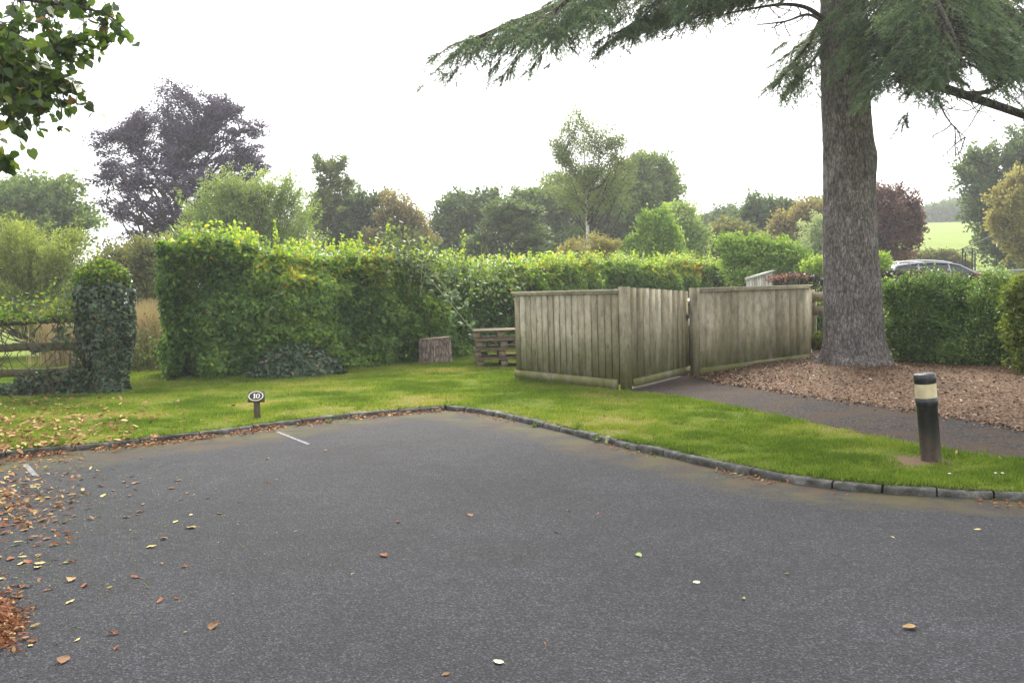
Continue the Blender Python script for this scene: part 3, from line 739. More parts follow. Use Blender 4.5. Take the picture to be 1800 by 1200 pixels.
m = MB(); V = np.concatenate([plaque_pts(ol * .995, .0265), plaque_pts(ol * .86, .0265)]); m.add(V, [[q, (q + 1) % 48, 48 + (q + 1) % 48, 48 + q] for q in range(48)])
o = m.build('rim', M['cream'], pl, off=tuple(root_loc(pl)))
m = MB()
one = [(-.034, -.034), (.002, -.034), (.002, -.027), (-.007, -.024), (-.007, .034), (-.016, .034), (-.036, .024), (-.034, .019), (-.024, .021), (-.024, -.024), (-.034, -.027)]
# stem, foot and flag as convex pieces
for poly in ([(-.027, -.030), (-.010, -.030), (-.010, .034), (-.027, .034)], [(-.036, -.034), (-.001, -.034), (-.001, -.029), (-.036, -.029)], [(-.041, .020), (-.0275, .017), (-.0275, .0335)]):
    m.add(plaque_pts(poly, .027), [list(range(len(poly)))])
b_ = np.linspace(0, 2 * np.pi, 32, endpoint=False)
V = np.concatenate([plaque_pts(np.stack([.026 + .027 * np.cos(b_), .034 * np.sin(b_)], 1), .027), plaque_pts(np.stack([.026 + .0115 * np.cos(b_), .0275 * np.sin(b_)], 1), .027)])
m.add(V, [[q, (q + 1) % 32, 32 + (q + 1) % 32, 32 + q] for q in range(32)])
o = m.build('numerals', M['cream'], pl, off=tuple(root_loc(pl)))

# ================================================================== left fence with ivy
PBX, PBY = G(180, 690, .09)[:2]; PBY += .3
Yf = PBY + .05
fl = W(-130, 600, Yf - .6); fr = W(168, 600, Yf)
root = empty('post_and_rail_fence', (fl[0], fl[1], .09), 'old grey three-rail timber fence with ivy growing through it', 'fence')
a, b = np.array([fl[0], fl[1], 0]), np.array([fr[0], fr[1], 0]); d, n, L, ax = axes(a, b)
M['oldrail'] = mat_wood('old_rail_wood', (.115, .10, .078), .6, .3, 1.4)
for k, yy in enumerate((563, 610, 655)):
    z_ = W(60, yy, Yf - .3)[2]; m = MB()
    for q in range(10):
        t0, t1 = q / 10, (q + 1) / 10; c = a + d * L * (t0 + t1) / 2 + [0, 0, z_ + .012 * math.sin(q * 1.1 + k * 2)]
        m.box(c, (L / 20 + .001 * (q % 2), .035 + .001 * (q % 2), .068 + .002 * (q % 2)), ax, .4 + .05 * k)
    P(m, 'rail', M['oldrail'], root)
for t in (.16, .93):
    m = MB(); m.box(a + d * L * t + n * .09 + [0, 0, .68], (.055, .05, .72), ax, .3); P(m, 'post', M['oldrail'], root)

# ---- leaf palettes
M['beechhedge'] = leafmat('beech_hedge_leaves', [(0, (.040, .080, .028)), (.3, (.076, .150, .040)), (.52, (.14, .25, .052)), (.75, (.26, .37, .055)), (.93, (.44, .47, .06)), (1, (.46, .28, .04))], .5, .45, .35)
M['ivy'] = leafmat('ivy_leaves', [(0, (.022, .042, .020)), (.5, (.042, .076, .032)), (.85, (.07, .12, .045)), (.93, (.15, .19, .04)), (.97, (.22, .11, .045)), (1, (.22, .12, .06))], .2, .38, .5)
M['climb'] = leafmat('light_climber_leaves', [(0, (.05, .10, .02)), (.6, (.10, .17, .03)), (1, (.22, .25, .04))], .45)
M['bramble'] = leafmat('bramble_leaves', [(0, (.06, .105, .035)), (.6, (.11, .17, .055)), (1, (.19, .24, .09))], .35, .5, .3)
M['straw'] = leafmat('dry_grass', [(0, (.13, .12, .04)), (.5, (.30, .23, .12)), (1, (.45, .36, .22))], .3, .7, .1, (1.2, 1.2, .9))
M['stem'] = plain('twig_bark', (.075, .058, .04), .85, .15, sc=12)
M['cane'] = plain('cane_bark', (.20, .22, .10), .6, .2, sc=12)

def ivy_on(mb, pts, nors, g, ln=(.05, .09), down=.8, tj=.55):
    n_ = len(pts); ax = np.array([0, 0, -down]) + g.normal(0, .45, (n_, 3))
    t = np.clip(g.beta(2, 3, n_) + (g.random(n_) < .05) * .55, 0, 1)
    l_ = g.uniform(*ln, n_); leaves(mb, pts, nors + g.normal(0, tj, (n_, 3)), ax, l_, l_ * g.uniform(.8, 1.1, n_), t, 'ivy', g)
# ivy pillar
gi = np.random.default_rng(41)
root = empty('ivy_pillar', (PBX, PBY, .09), 'gatepost swallowed by dark green ivy with a pale leafy top, left of the hedge gap', 'shrub')
m = MB(); m.box((PBX, PBY, 1.05), (.11, .11, 1.0)); P(m, 'post', M['oldrail'], root)
m = MB(); N = 7000; a = gi.random(N) * 2 * np.pi; z = .05 + gi.random(N) * 2.0
rr = (.29 + .20 * sstep(.2, 1.5, z) + .05 * sstep(.35, .05, z)) * (.62 + .66 * fbm(np.stack([np.cos(a) * 1.7, np.sin(a) * 1.7, z * 2.0], 1))) * (1 - .25 * gi.random(N) ** 3) - .12 * sstep(1.8, 2.1, z)
ivy_on(m, np.stack([PBX + rr * np.cos(a), PBY + rr * np.sin(a), z], 1), np.stack([np.cos(a), np.sin(a), 0 * a + .3], 1), gi)
P(m, 'ivy', M['ivy'], root)
m = MB(); N = 3000; a = gi.random(N) * 2 * np.pi; q = gi.random(N) ** .6 * (.75 + .6 * vnoise(np.stack([np.cos(a) * 2, np.sin(a) * 2, 0 * a], 1)))
pos = np.stack([PBX - .02 + .48 * q * np.cos(a), PBY + .4 * q * np.sin(a), 1.88 + .55 * gi.random(N) * (1 - .5 * q)], 1)
leaves(m, pos, rv(N, gi) + [0, 0, 1], rv(N, gi), gi.uniform(.05, .09, N), gi.uniform(.035, .06, N), gi.random(N), 'hex'); P(m, 'top_growth', M['climb'], root)
# ivy along the rail fence and foot
root = empty('ivy', (fl[0] + 2, fl[1], .09), 'straggling ivy and hedge shoots threaded through the grey rail fence', 'ivy')
m = MB(); N = 9000; t = gi.random(N); z = np.abs(gi.normal(0, .6, N)); z = np.where(gi.random(N) < .35, z * .3, z * 1.15)
dens = fbm(np.c_[t * L * 1.8, z * 3, 0 * t], 3); ok = ((dens > .47) | (z < .22) | (t > .86)) & (z < 1.75); t = t[ok]; z = z[ok]; N = len(t)
pos = a[0] * 0 + np.stack([fl[0] + (fr[0] - fl[0]) * t, fl[1] + (fr[1] - fl[1]) * t + gi.normal(.06, .13, N), .07 + z], 1)
ivy_on(m, pos, np.array([0, -1, .4]) + gi.normal(0, .3, (N, 3)), gi, (.045, .09)); 
N2 = 900; t = gi.random(N2); pos = np.stack([fl[0] + (fr[0] - fl[0]) * t, fl[1] + .1 + gi.normal(0, .12, N2), 1.35 + np.abs(gi.normal(0, .2, N2)) * (.4 + t)], 1)
P(m, 'leaves', M['ivy'], root)
m = MB(); leaves(m, pos, rv(N2, gi), rv(N2, gi), gi.uniform(.05, .09, N2), gi.uniform(.03, .06, N2), gi.random(N2), 'hex')
P(m, 'shoots', M['climb'], root)
m = MB()
for k in range(26):
    x_ = gi.random(); p0 = np.array([fl[0] + (fr[0] - fl[0]) * x_, fl[1] + .12, .05]); q = [p0]
    for s in range(6): q.append(q[-1] + [gi.normal(0, .16), gi.normal(0, .03), .22 + gi.normal(0, .05)])
    m.tube(catmull(q, 14), .007, 5)
P(m, 'stems', M['stem'], root)

# ================================================================== the long hedge
gh = np.random.default_rng(51)
h0 = G(322, 668, .09)[:2]; h1 = G(560, 653, .09)[:2]; h2 = G(762, 634, .09)[:2]; h3 = W(905, 600, 23.5)[:2]; h4 = W(1080, 600, 27.5)[:2]; h5 = W(1290, 600, 33)[:2]
HP = resample(catmull([h0, h1, h2, h3, h4, h5], 120), 200)
tt = np.gradient(HP, axis=0); tt /= np.linalg.norm(tt, axis=1, keepdims=True); HN = np.stack([tt[:, 1], -tt[:, 0]], 1)   # towards the camera
def topz(s):                                         # hedge-top height as a function of screen x along the line
    p = HP[(s * 199).astype(int)]
    px = 900 + FPX * p[:, 0] / p[:, 1]
    return px
xs_ = np.array([250, 320, 420, 520, 640, 760, 850, 900, 1000, 1100, 1200, 1320]); yt_ = np.array([420, 416, 420, 440, 432, 446, 458, 460, 456, 452, 456, 466])
HT = np.array([W(x, np.interp(x, xs_, yt_) + 9, y)[2] + .22 * (float(vnoise(np.array([x / 55.0, 3.3, 0]))) - .5) * 2 * min(1, 20 / y) for x, y in zip(900 + FPX * HP[:, 0] / HP[:, 1], HP[:, 1])])
root = empty('beech_hedge', (h0[0], h0[1], .09), 'long clipped beech hedge, dark below with a sunlit yellow-green top, behind the lawn', 'hedge')
def hedge_pts(N, g, where):
    s = g.random(N)
    i = (s * 198.99).astype(int); f = s * 198.99 - i
    p = HP[i] * (1 - f[:, None]) + HP[i + 1] * f[:, None]; n_ = HN[i]; ht = HT[i]; wd = 1.5
    if where == 'front':
        z = .08 + g.random(N) ** .95 * (ht - .08)
        bulge = 1.15 * (fbm(np.c_[p * .9, z * .9], 3) - .5) + .55 * (fbm(np.c_[p * 3.4, z * 3.4], 2) - .5)
        zz_ = z / ht; prof = -.10 - .22 * (zz_ < .08) * (1 - zz_ / .08) - .42 * sstep(.74, 1, zz_) ** 1.5
        d_ = prof + bulge - np.abs(g.normal(0, .13, N)) + .04 - .55 * np.clip(1 - s / .035, 0, 1) ** 2
        pos = np.c_[p + n_ * d_[:, None], z]; nor = np.c_[n_, np.full(N, .35)]
    elif where == 'top':
        u = g.random(N); top = ht + .30 * (fbm(np.c_[p * 1.3, u * 1.5], 3) - .5) + .12 * (vnoise(np.c_[p * 5, u * 6]) - .5)
        pos = np.c_[p - n_ * (u * wd)[:, None] + n_ * .0, top - np.abs(g.normal(0, .13, N)) - .20 * (u < .08)]; nor = np.c_[n_ * .3, np.ones(N)]; z = pos[:, 2]
    elif where == 'end':
        u = g.random(N); z = .08 + g.random(N) ** .95 * (HT[0] - .1)
        bul = .5 * (fbm(np.c_[u * 3, z * 1.4, u * 0], 3) - .5)
        pos = np.c_[HP[0] - HN[0] * (u * wd)[:, None] - tt[0] * (.22 + bul - np.abs(g.normal(0, .12, N)))[:, None], z]; nor = np.c_[np.tile(-tt[0], (N, 1)), np.full(N, .3)]; p = np.tile(HP[0], (N, 1)); ht = np.full(N, HT[0])
    else:
        u = g.random(N); z = .3 + g.random(N) * (ht - .4); pos = np.c_[p - n_ * (.2 + u * (wd - .2))[:, None], z]; nor = rv(N, g)
    return pos, nor, ht
m = MB()
for where, N in (('front', 150000), ('top', 75000), ('end', 16000), ('inner', 75000)):
    pos, nor, ht = hedge_pts(N, gh, where)
    if where in ('front', 'end'):
        kk = gh.random(N) < .30 + 1.1 * sstep(.30, .55, vnoise(pos * [5.5, 5.5, 6.5])); pos, nor, ht = pos[kk], nor[kk], ht[kk]
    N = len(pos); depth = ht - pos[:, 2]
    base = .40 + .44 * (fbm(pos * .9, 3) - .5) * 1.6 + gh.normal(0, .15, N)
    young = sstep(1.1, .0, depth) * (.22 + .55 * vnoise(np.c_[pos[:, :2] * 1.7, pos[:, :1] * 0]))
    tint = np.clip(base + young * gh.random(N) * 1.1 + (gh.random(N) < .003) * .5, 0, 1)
    ax = gh.normal(0, .6, (N, 3)) + np.array([0, 0, -.5]) + nor * .35
    ln = gh.uniform(.065, .125, N)
    leaves(m, pos, nor * .9 + gh.normal(0, .55, (N, 3)), ax, ln, ln * gh.uniform(.5, .7, N), tint, 'hex', gh)
# tall young shoots above the clipped top
sh = MB(); shoots = [(492, 385, 20), (640, 405, 12), (700, 392, 16), (722, 388, 10), (765, 415, 9), (842, 400, 10), (862, 412, 9), (930, 425, 8), (1180, 430, 8), (1240, 438, 7)]
for k in range(260):
    s = gh.random(); i = int(s * 198); px = 900 + FPX * HP[i, 0] / HP[i, 1]; shoots.append((px, np.interp(px, xs_, yt_) - abs(gh.normal(0, 9)) - 3, 5))
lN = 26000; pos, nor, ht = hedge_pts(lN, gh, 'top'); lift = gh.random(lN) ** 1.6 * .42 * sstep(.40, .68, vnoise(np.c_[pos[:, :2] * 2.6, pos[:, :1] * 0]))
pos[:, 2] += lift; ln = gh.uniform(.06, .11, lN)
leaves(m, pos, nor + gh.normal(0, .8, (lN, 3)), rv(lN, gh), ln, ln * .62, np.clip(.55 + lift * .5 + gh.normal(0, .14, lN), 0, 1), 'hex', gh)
for px, py, nl in shoots:
    i = np.argmin(np.abs(900 + FPX * HP[:, 0] / HP[:, 1] - px)); u = gh.random() * .7
    b0 = np.array([*(HP[i] - HN[i] * u), HT[i] - .25]); tip = W(px, py, b0[1]); tip[:2] = b0[:2] + gh.normal(0, .08, 2)
    pt = catmull([b0, (b0 + tip) / 2 + gh.normal(0, .04, 3), tip], 8); sh.tube(pt, np.linspace(.006, .002, 8), 4)
    n_ = nl * 4; t = gh.random(n_); q = b0 + (tip - b0) * t[:, None] + gh.normal(0, .015, (n_, 3)); ln = gh.uniform(.06, .11, n_) * (1.1 - .4 * t)
    leaves(m, q, rv(n_, gh), rv(n_, gh) + [0, 0, .5], ln, ln * .62, np.clip(gh.normal(.76, .10, n_), 0, 1), 'hex', gh)
P(m, 'foliage', M['beechhedge'], root)
P(sh, 'shoots', M['cane'], root)
m = MB()
for k in range(90):
    s = (k + gh.random()) / 90; i = int(s * 198); b0 = np.array([*(HP[i] - HN[i] * .7), .05]); q = [b0]
    for _ in range(5): q.append(q[-1] + [gh.normal(0, .09), gh.normal(0, .09), (HT[i] - .4) / 5])
    m.tube(catmull(q, 12), np.linspace(.035, .01, 12), 6)
    for _ in range(5):
        p_ = q[gh.integers(1, 5)]; e = p_ + np.r_[HN[i] * gh.uniform(.2, .55) + gh.normal(0, .25, 2), gh.uniform(.1, .4)]; m.tube([p_, (p_ + e) / 2 + gh.normal(0, .04, 3), e], [.012, .008, .004], 5)
P(m, 'stems', M['stem'], root)
# bramble canes arching out of the hedge
def bramble(pix, label, nl, g, rad=.008, leafl=.085):
    pts = [W(x, y, Y) for x, y, Y in pix]; root = empty('bramble_cane', pts[0], label, 'bramble', 'bramble canes arching from the hedge')
    c = catmull(pts, 40); m = MB(); m.tube(c, np.linspace(rad, rad * .45, 40), 6); P(m, 'cane', M['cane'], root)
    m = MB()
    for k in range(nl):
        t = g.random() ** .9; p_ = c[int(t * 38)]; dr = nrm(g.normal(0, 1, 3) * [1, .7, .6] + [0, -.3, 0]); st = p_ + dr * g.uniform(.05, .14)
        for s in (-1, 0, 1, -1.6, 1.6)[:3 + 2 * (g.random() < .5)]:
            sd_ = nrm(np.cross(dr, [0, 0, 1])); ax = dr + sd_ * s * .9; l_ = leafl * g.uniform(.75, 1.2)
            leaves(m, st[None], np.array([[g.normal(0, .4), -.6 + g.normal(0, .4), .8]]), ax[None], l_, l_ * .62, g.random(), 'hex', g)
    P(m, 'leaves', M['bramble'], root); return root
gbr = np.random.default_rng(77)
bramble([(700, 448, 19.6), (745, 480, 19.2), (785, 525, 18.8), (815, 562, 18.4), (842, 595, 18.1), (868, 643, 17.8)], 'longest leafy bramble cane, its tip touching the grass by the pallets', 34, gbr, .012, .11)
bramble([(735, 455, 19.7), (770, 490, 19.2), (800, 525, 18.9), (822, 540, 18.7)], 'bramble cane with broad leaves beside the longest one in the middle of the hedge', 22, gbr, .009, .11)
bramble([(520, 440, 18.2), (508, 470, 17.6), (490, 505, 17.3), (463, 575, 17.1)], 'thin pale bramble cane hanging down the near left end of the hedge', 12, gbr)
bramble([(660, 430, 19.4), (668, 460, 18.9), (679, 484, 18.7)], 'short yellowish bramble cane at the top middle of the hedge', 8, gbr)
bramble([(880, 455, 21.5), (905, 478, 20.8), (925, 513, 20.4)], 'bramble cane dipping over the hedge just above the fence capping', 10, gbr)
# trailing climber in the front of the hedge, and a clump of white-green shoots
root = empty('climbing_plant', W(750, 500, 19), 'pale green broad-leaved climber spilling over the upper middle of the hedge', 'climber')
m = MB(); N = 1100; cx = gbr.choice([-1, 0, 1, 2], N); pxs = np.array([700, 740, 790, 860])[cx + 1] + gbr.normal(0, 28, N); pys = np.array([440, 455, 490, 490])[cx + 1] + gbr.normal(0, 22, N)
pos = np.array([W(x, y, 19.2 + (x - 700) * .008 + gbr.normal(0, .15)) for x, y in zip(pxs, pys)]); l_ = gbr.uniform(.07, .12, N)
leaves(m, pos, rv(N, gbr) + [0, -.7, .7], rv(N, gbr), l_, l_ * .6, gbr.random(N), 'hex', gbr); P(m, 'leaves', M['bramble'], root)
m = MB()
for k in range(8):
    x = gbr.uniform(690, 860); m.tube(catmull([W(x, 430, 19.4), W(x + gbr.normal(0, 8), 470, 19.1), W(x + gbr.normal(5, 12), 520, 18.9)], 12), .005, 5)
P(m, 'stems', M['cane'], root)
# ivy mound at the hedge foot
c0 = G(520, 664, .09); cY = c0[1] + .65
root = empty('ivy_mound', (W(522, 640, cY)[0], cY, .09), 'low mound of dark grey-green ivy at the foot of the hedge', 'ivy')
m = MB(); N = 6500; q = rv(N, gi); q[:, 2] = np.abs(q[:, 2]); rr = .8 + .4 * fbm(q * 2 + 5, 3)
c = np.array([W(522, 640, cY)[0], cY, .06]); pos = c + q * np.array([.98, .68, .62]) * rr[:, None] * (1 - .15 * gi.random((N, 1)) ** 2)
pos[:, 2] *= 1 - .35 * sstep(.2, 1.1, pos[:, 0] - c[0])
ivy_on(m, pos, q, gi, (.05, .085)); P(m, 'leaves', M['ivy'], root)
m = MB()
for k in range(14):
    e = c + rv(1, gi)[0] * [.8, .5, .1] + [0, 0, .35]; m.tube(catmull([c, (c + e) / 2 + [0, 0, .1], e], 8), .01, 5)
P(m, 'stems', M['stem'], root)
# broad-leaved seedling in front of it
c = G(440, 660, .09); root = empty('seedling_shrub', c, 'broad-leaved green seedling at the hedge foot left of the ivy mound', 'shrub')
m = MB(); N = 260; q = gi.normal(0, 1, (N, 3)) * [.32, .12, .18] + c + [0, .15, .33]; l_ = gi.uniform(.08, .15, N)
leaves(m, q, rv(N, gi) + [0, -.4, 1], rv(N, gi), l_, l_ * .6, gi.random(N) * .7, 'hex', gi); P(m, 'leaves', M['bramble'], root)
m = MB(); [m.tube([c + [gi.normal(0, .1), .15, -.05], q[k]], .006, 5) for k in range(12)]; P(m, 'stems', M['stem'], root)

# tall grasses in the hedge gap
def grassclump(name, label, centers, N, hgt, mat, g, wid=.007, spread=.35, cat='grass', base=.06):
    m = MB(); c = np.array(centers, float); k = g.integers(0, len(c), N); b = c[k] + np.c_[g.normal(0, spread, (N, 2)), np.zeros(N)]; b[:, 2] = base
    H_ = g.uniform(.6, 1.1, N) * hgt; ln = g.normal(0, .22, (N, 2)); side = nrm(np.c_[g.normal(size=(N, 2)), np.zeros(N)])
    t = np.array([0, .35, .7, 1.0]); prev = None; Vs = []
    for s in t:
        c_ = b + np.c_[ln * (s ** 2)[..., None] * H_[:, None] if np.ndim(s) else ln * s ** 2 * H_[:, None], H_ * (s - .12 * s ** 3)]
        wv = wid * (1 - .85 * s); Vs += [c_ - side * wv, c_ + side * wv]
    V = np.stack(Vs, 1).reshape(-1, 3); o = np.arange(N)[:, None] * 8
    F = np.concatenate([o + np.array([[0 + 2 * q, 1 + 2 * q, 3 + 2 * q, 2 + 2 * q]]) for q in range(3)])
    m.add(V, F, np.repeat(g.random(N), 8)); ob = m.build(name, mat); tag(ob, label, cat); ob['kind'] = 'stuff'; return ob
gg = np.random.default_rng(61)
gc = [G(260, 645, .09), W(235, 600, 21.5), W(275, 600, 20.5), W(290, 600, 21.5), W(250, 600, 23), W(122, 600, 22)]
for q in gc: q[2] = 0
grassclump('tall_dry_grass', 'tall straw-coloured dry grass standing in the gap between ivy pillar and hedge', [c for c in gc], 5200, 1.75, M['straw'], gg, .007, .36)
M['weed'] = leafmat('weed_leaves', [(0, (.05, .09, .025)), (.6, (.09, .14, .035)), (1, (.20, .19, .05))], .4)
root = empty('weed_clump', gc[0], 'green nettles and weeds at the foot of the dry grass in the gap', 'weeds')
m = MB(); N = 3800; q = np.stack([gg.uniform(-8.5, -6.6, N), gg.uniform(19, 21.5, N), np.zeros(N)], 1); cxx = W(262, 600, 20)[0]; q[:, 0] = cxx + gg.normal(0, .5, N); q[:, 2] = .08 + np.abs(gg.normal(0, .42, N))
l_ = gg.uniform(.05, .11, N); leaves(m, q, rv(N, gg) + [0, -.2, .8], rv(N, gg), l_, l_ * .5, gg.random(N), 'hex', gg); P(m, 'leaves', M['weed'], root)
m = MB()
for k in range(50):
    b = np.array([cxx + gg.normal(0, .45), gg.uniform(19, 21.5), .02]); m.tube([b, b + [gg.normal(0, .05), 0, .5], b + [gg.normal(0, .12), 0, .95]], .005, 4)
P(m, 'stems', M['cane'], root)
# ================================================================== trees
def tree(name, label, cat, Y, tpx, lobes, mat, N, leaf=(.10, .17), asp=.6, slen=1.2, spread=.3, up=.3, trunk=.18, bark='bark', group=None, ns=None, seed=1, tj=.12, shape='quad', limbs=40, tmean=.45, hollow=.5, ttop=None, noise_amp=.5, tiers=0.0, cauli=4, fork=22, flat=False, lean=None):
    g = np.random.default_rng(seed); lob = []
    for q in lobes:
        c = W(q[0], q[1], Y + (q[4] if len(q) > 4 else 0)); s = Y / FPX
        lob.append((c, np.array([q[2] * s, .85 * (q[2] + q[3]) / 2 * s, q[3] * s])))
    if cauli:
        for c, r_ in list(lob):
            for _ in range(cauli):
                u_ = rv(1, g)[0]; u_[2] = abs(u_[2]) * .9 + .1 * g.normal(); u_ = nrm(u_)
                lob.append((c + u_ * r_ * g.uniform(.72, .98), r_ * g.uniform(.24, .42)))
    bx_ = W(tpx, 500, Y)[0]; bz = float(T(bx_, Y)); zmin = min(c[2] - r[2] for c, r in lob); zmax = max(c[2] + r[2] for c, r in lob)
    base = np.array([bx_, Y, bz - .1]); ztop = zmax - .12 * (zmax - bz) if ttop is None else W(tpx, ttop, Y)[2]
    topc = max(lob, key=lambda l: l[0][2])[0]
    tp = np.array([bx_ * .5 + topc[0] * .5, Y, ztop]) if lean is None else W(lean, 500, Y) * [1, 1, 0] + [0, 0, ztop]
    root = empty(name, base, label, cat, group)
    hh = ztop - bz; midp = base * .5 + tp * .5 + [g.normal(0, .02) * hh, 0, 0]
    TR = catmull([base, midp, tp], 30); TRr = np.interp(np.linspace(0, 1, 30), [0, .06, .5, 1], [trunk * 1.35, trunk, trunk * .62, trunk * .08])
    mt = MB(); mt.tube(TR, TRr, 12); ml_ = MB()
    vol = np.array([np.prod(r) ** (2 / 3) * (1) for c, r in lob]); ns = ns or max(60, int(N / 45)); k = g.choice(len(lob), ns, p=vol / vol.sum())
    C0 = np.array([l[0] for l in lob])[k]; R0 = np.array([l[1] for l in lob])[k]
    u = rv(ns, g); rad = (hollow + (1 - hollow) * g.random(ns) ** .6)
    irr = 1 + noise_amp * (fbm(u * 2.3 + C0 * .37, 3) - .5) * 3.0
    E = C0 + u * R0 * (rad * irr)[:, None]
    ok = E[:, 2] > bz + .2; E = E[ok]; ns = len(E)
    # anchor on the trunk, lower than the end
    az = np.clip(E[:, 2] - (.35 + up) * np.hypot(E[:, 0] - bx_, E[:, 1] - Y) - .2, max(bz + .12 * hh, bz + .3), ztop)
    tz = (az - TR[0, 2]) / (TR[-1, 2] - TR[0, 2]); A = np.stack([np.interp(tz, np.linspace(0, 1, 30), TR[:, q]) for q in range(3)], 1)
    if fork:                                  # a few crooked main limbs carry all the smaller branches
        nl_ = int(min(fork, ns)); far = np.argsort(-np.linalg.norm(E - A, axis=1) * g.uniform(.5, 1, ns))[:nl_]; LP = []
        for q in far:
            a_, e_ = A[q], A[q] + (E[q] - A[q]) * .86; l_ = np.linalg.norm(e_ - a_)
            c_ = catmull([a_, a_ + (e_ - a_) * .33 + g.normal(0, .09, 3) * l_, a_ + (e_ - a_) * .66 + g.normal(0, .09, 3) * l_ + [0, 0, .03 * l_], e_], 14)
            ml_.tube(c_, np.linspace(trunk * .36 * min(1, l_ / (.3 * hh) + .3), trunk * .06, 14), 6, cap=False); LP.append(c_)
        LPa = np.concatenate(LP); D = np.linalg.norm(E[:, None] - LPa[None], axis=2) + np.tile(np.linspace(0, .25, 14), nl_)[None] * hh * .3 + g.uniform(0, .12, (ns, len(LPa))) * hh * .3 + .8 * np.maximum(0, LPa[None, :, 2] - E[:, None, 2])
        A = LPa[np.argmin(D, axis=1)]
    dirv = nrm(E - A + 1e-6); dl = np.linalg.norm(E - A, axis=1) + 1e-3
    sl = np.minimum(slen * g.uniform(.6, 1.3, ns), dl * .95)
    if tiers: dirv = nrm(dirv * [1, 1, 1 - tiers])
    St = E - dirv * sl[:, None]
    for q in range(min(limbs, ns)):
        mid = (A[q] + E[q]) / 2 + [0, 0, -.06 * dl[q]] + g.normal(0, .08, 3) * dl[q]
        ml_.tube(catmull([A[q], mid, E[q] - dirv[q] * sl[q] * .15], 9), np.linspace(trunk * (.12 if fork else .30) * min(1, dl[q] / (.3 * hh) + .3), trunk * .04, 9), 5, cap=False)
    P(mt, 'trunk', M[bark], root)
    if ml_.n: P(ml_, 'limbs', M['bark'], root)
    i = g.integers(0, ns, N); t = g.random(N) ** .8
    pos = St[i] + dirv[i] * (sl[i] * t)[:, None] + g.normal(0, 1, (N, 3)) * [1, 1, .35 if flat else .8] * (spread * (1.05 - .55 * t))[:, None]
    ln = g.uniform(*leaf, N); st = np.clip(tmean + g.normal(0, .18, ns) + .25 * (fbm(E * .6, 2) - .5), 0, 1)
    ax = dirv[i] + g.normal(0, .6, (N, 3)); nor = (np.array([0, 0, .9]) + g.normal(0, .45, (N, 3))) if flat else rv(N, g) + [0, 0, .35]
    mf = MB(); leaves(mf, pos, nor, ax, ln, ln * asp, np.clip(st[i] + g.normal(0, tj, N), 0, 1), shape, g)
    P(mf, 'crown', mat, root)
    return root
def lm(name, dark, mid, light, trans=.3): return leafmat(name, [(0, tuple(c * 1.5 for c in dark)), (.45, tuple(c * 1.5 for c in mid)), (1, tuple(c * 1.5 for c in light))], trans + .1, .6, .2)
M['t_dark'] = lm('dark_green_leaves', (.028, .045, .022), (.050, .078, .034), (.09, .125, .045), .25)
M['t_mid'] = lm('mid_green_leaves', (.045, .072, .025), (.080, .118, .038), (.15, .19, .060))
M['t_light'] = lm('light_green_leaves', (.065, .115, .025), (.12, .19, .04), (.22, .28, .07))
M['t_olive'] = lm('olive_leaves', (.06, .07, .03), (.10, .11, .045), (.19, .17, .07))
M['t_brown'] = lm('browning_leaves', (.075, .068, .034), (.125, .108, .052), (.20, .16, .075))
M['t_purple'] = lm('copper_beech_leaves', (.036, .028, .066), (.068, .052, .120), (.12, .09, .17), .25)
M['t_plum'] = lm('purple_plum_leaves', (.045, .026, .034), (.085, .05, .058), (.14, .085, .08), .25)
M['t_silver'] = lm('silver_willow_leaves', (.13, .16, .11), (.21, .25, .17), (.32, .36, .26), .3)
M['t_feather'] = lm('feathery_leaves', (.065, .095, .040), (.115, .155, .062), (.19, .23, .095), .4)
M['t_willow'] = lm('willow_leaves', (.085, .11, .028), (.14, .175, .045), (.23, .25, .08), .4)
M['t_vari'] = lm('variegated_leaves', (.08, .13, .04), (.17, .22, .09), (.42, .44, .26), .3)
M['t_gold'] = lm('golden_leaves', (.085, .08, .035), (.155, .14, .065), (.24, .21, .105), .35)
M['t_birch'] = lm('birch_leaves', (.045, .065, .028), (.085, .11, .045), (.14, .17, .07), .3)
# left side
tree('broadleaf_tree', 'rounded green tree at the far left, left of the purple beech', 'tree', 50, 70, [(60, 375, 80, 60), (110, 350, 50, 45), (25, 335, 40, 35), (85, 320, 38, 28), (140, 395, 40, 45), (-60, 380, 70, 60)], M['t_mid'], 26000, (.16, .30), slen=1.8, spread=.30, seed=2, group='background trees', hollow=.35)
tree('copper_beech', 'spreading dark purple beech rising highest of the trees on the left', 'tree', 45, 325,
     [(315, 330, 105, 85), (300, 250, 60, 55), (340, 290, 80, 50), (265, 215, 45, 30), (330, 225, 85, 62), (235, 255, 62, 34), (425, 265, 52, 40), (400, 215, 45, 36), (215, 340, 55, 50), (310, 170, 45, 30), (365, 185, 40, 32), (430, 340, 50, 50), (250, 395, 70, 40), (190, 300, 42, 22), (185, 240, 36, 16), (455, 290, 34, 22), (275, 205, 45, 22), (455, 225, 25, 20), (285, 150, 16, 14), (405, 190, 34, 24), (250, 215, 40, 24)],
     M['t_purple'], 74000, (.10, .19), slen=1.7, spread=.26, up=.7, trunk=.28, seed=3, tj=.15, ns=900, limbs=500, flat=True, hollow=.05, ttop=250, tiers=.3, noise_amp=.28, cauli=2, fork=60)
tree('willow_shrub', 'soft yellow-green willow bush on the left behind the rail fence', 'shrub', 26, 70, [(60, 440, 95, 62), (0, 470, 90, 80), (120, 470, 65, 65), (60, 520, 130, 50), (-90, 470, 90, 90)], M['t_willow'], 52000, (.09, .17), .22, slen=1.1, spread=.12, up=1.2, trunk=.10, seed=4, shape='lance', hollow=.2, limbs=60, noise_amp=.35, fork=0, cauli=1)
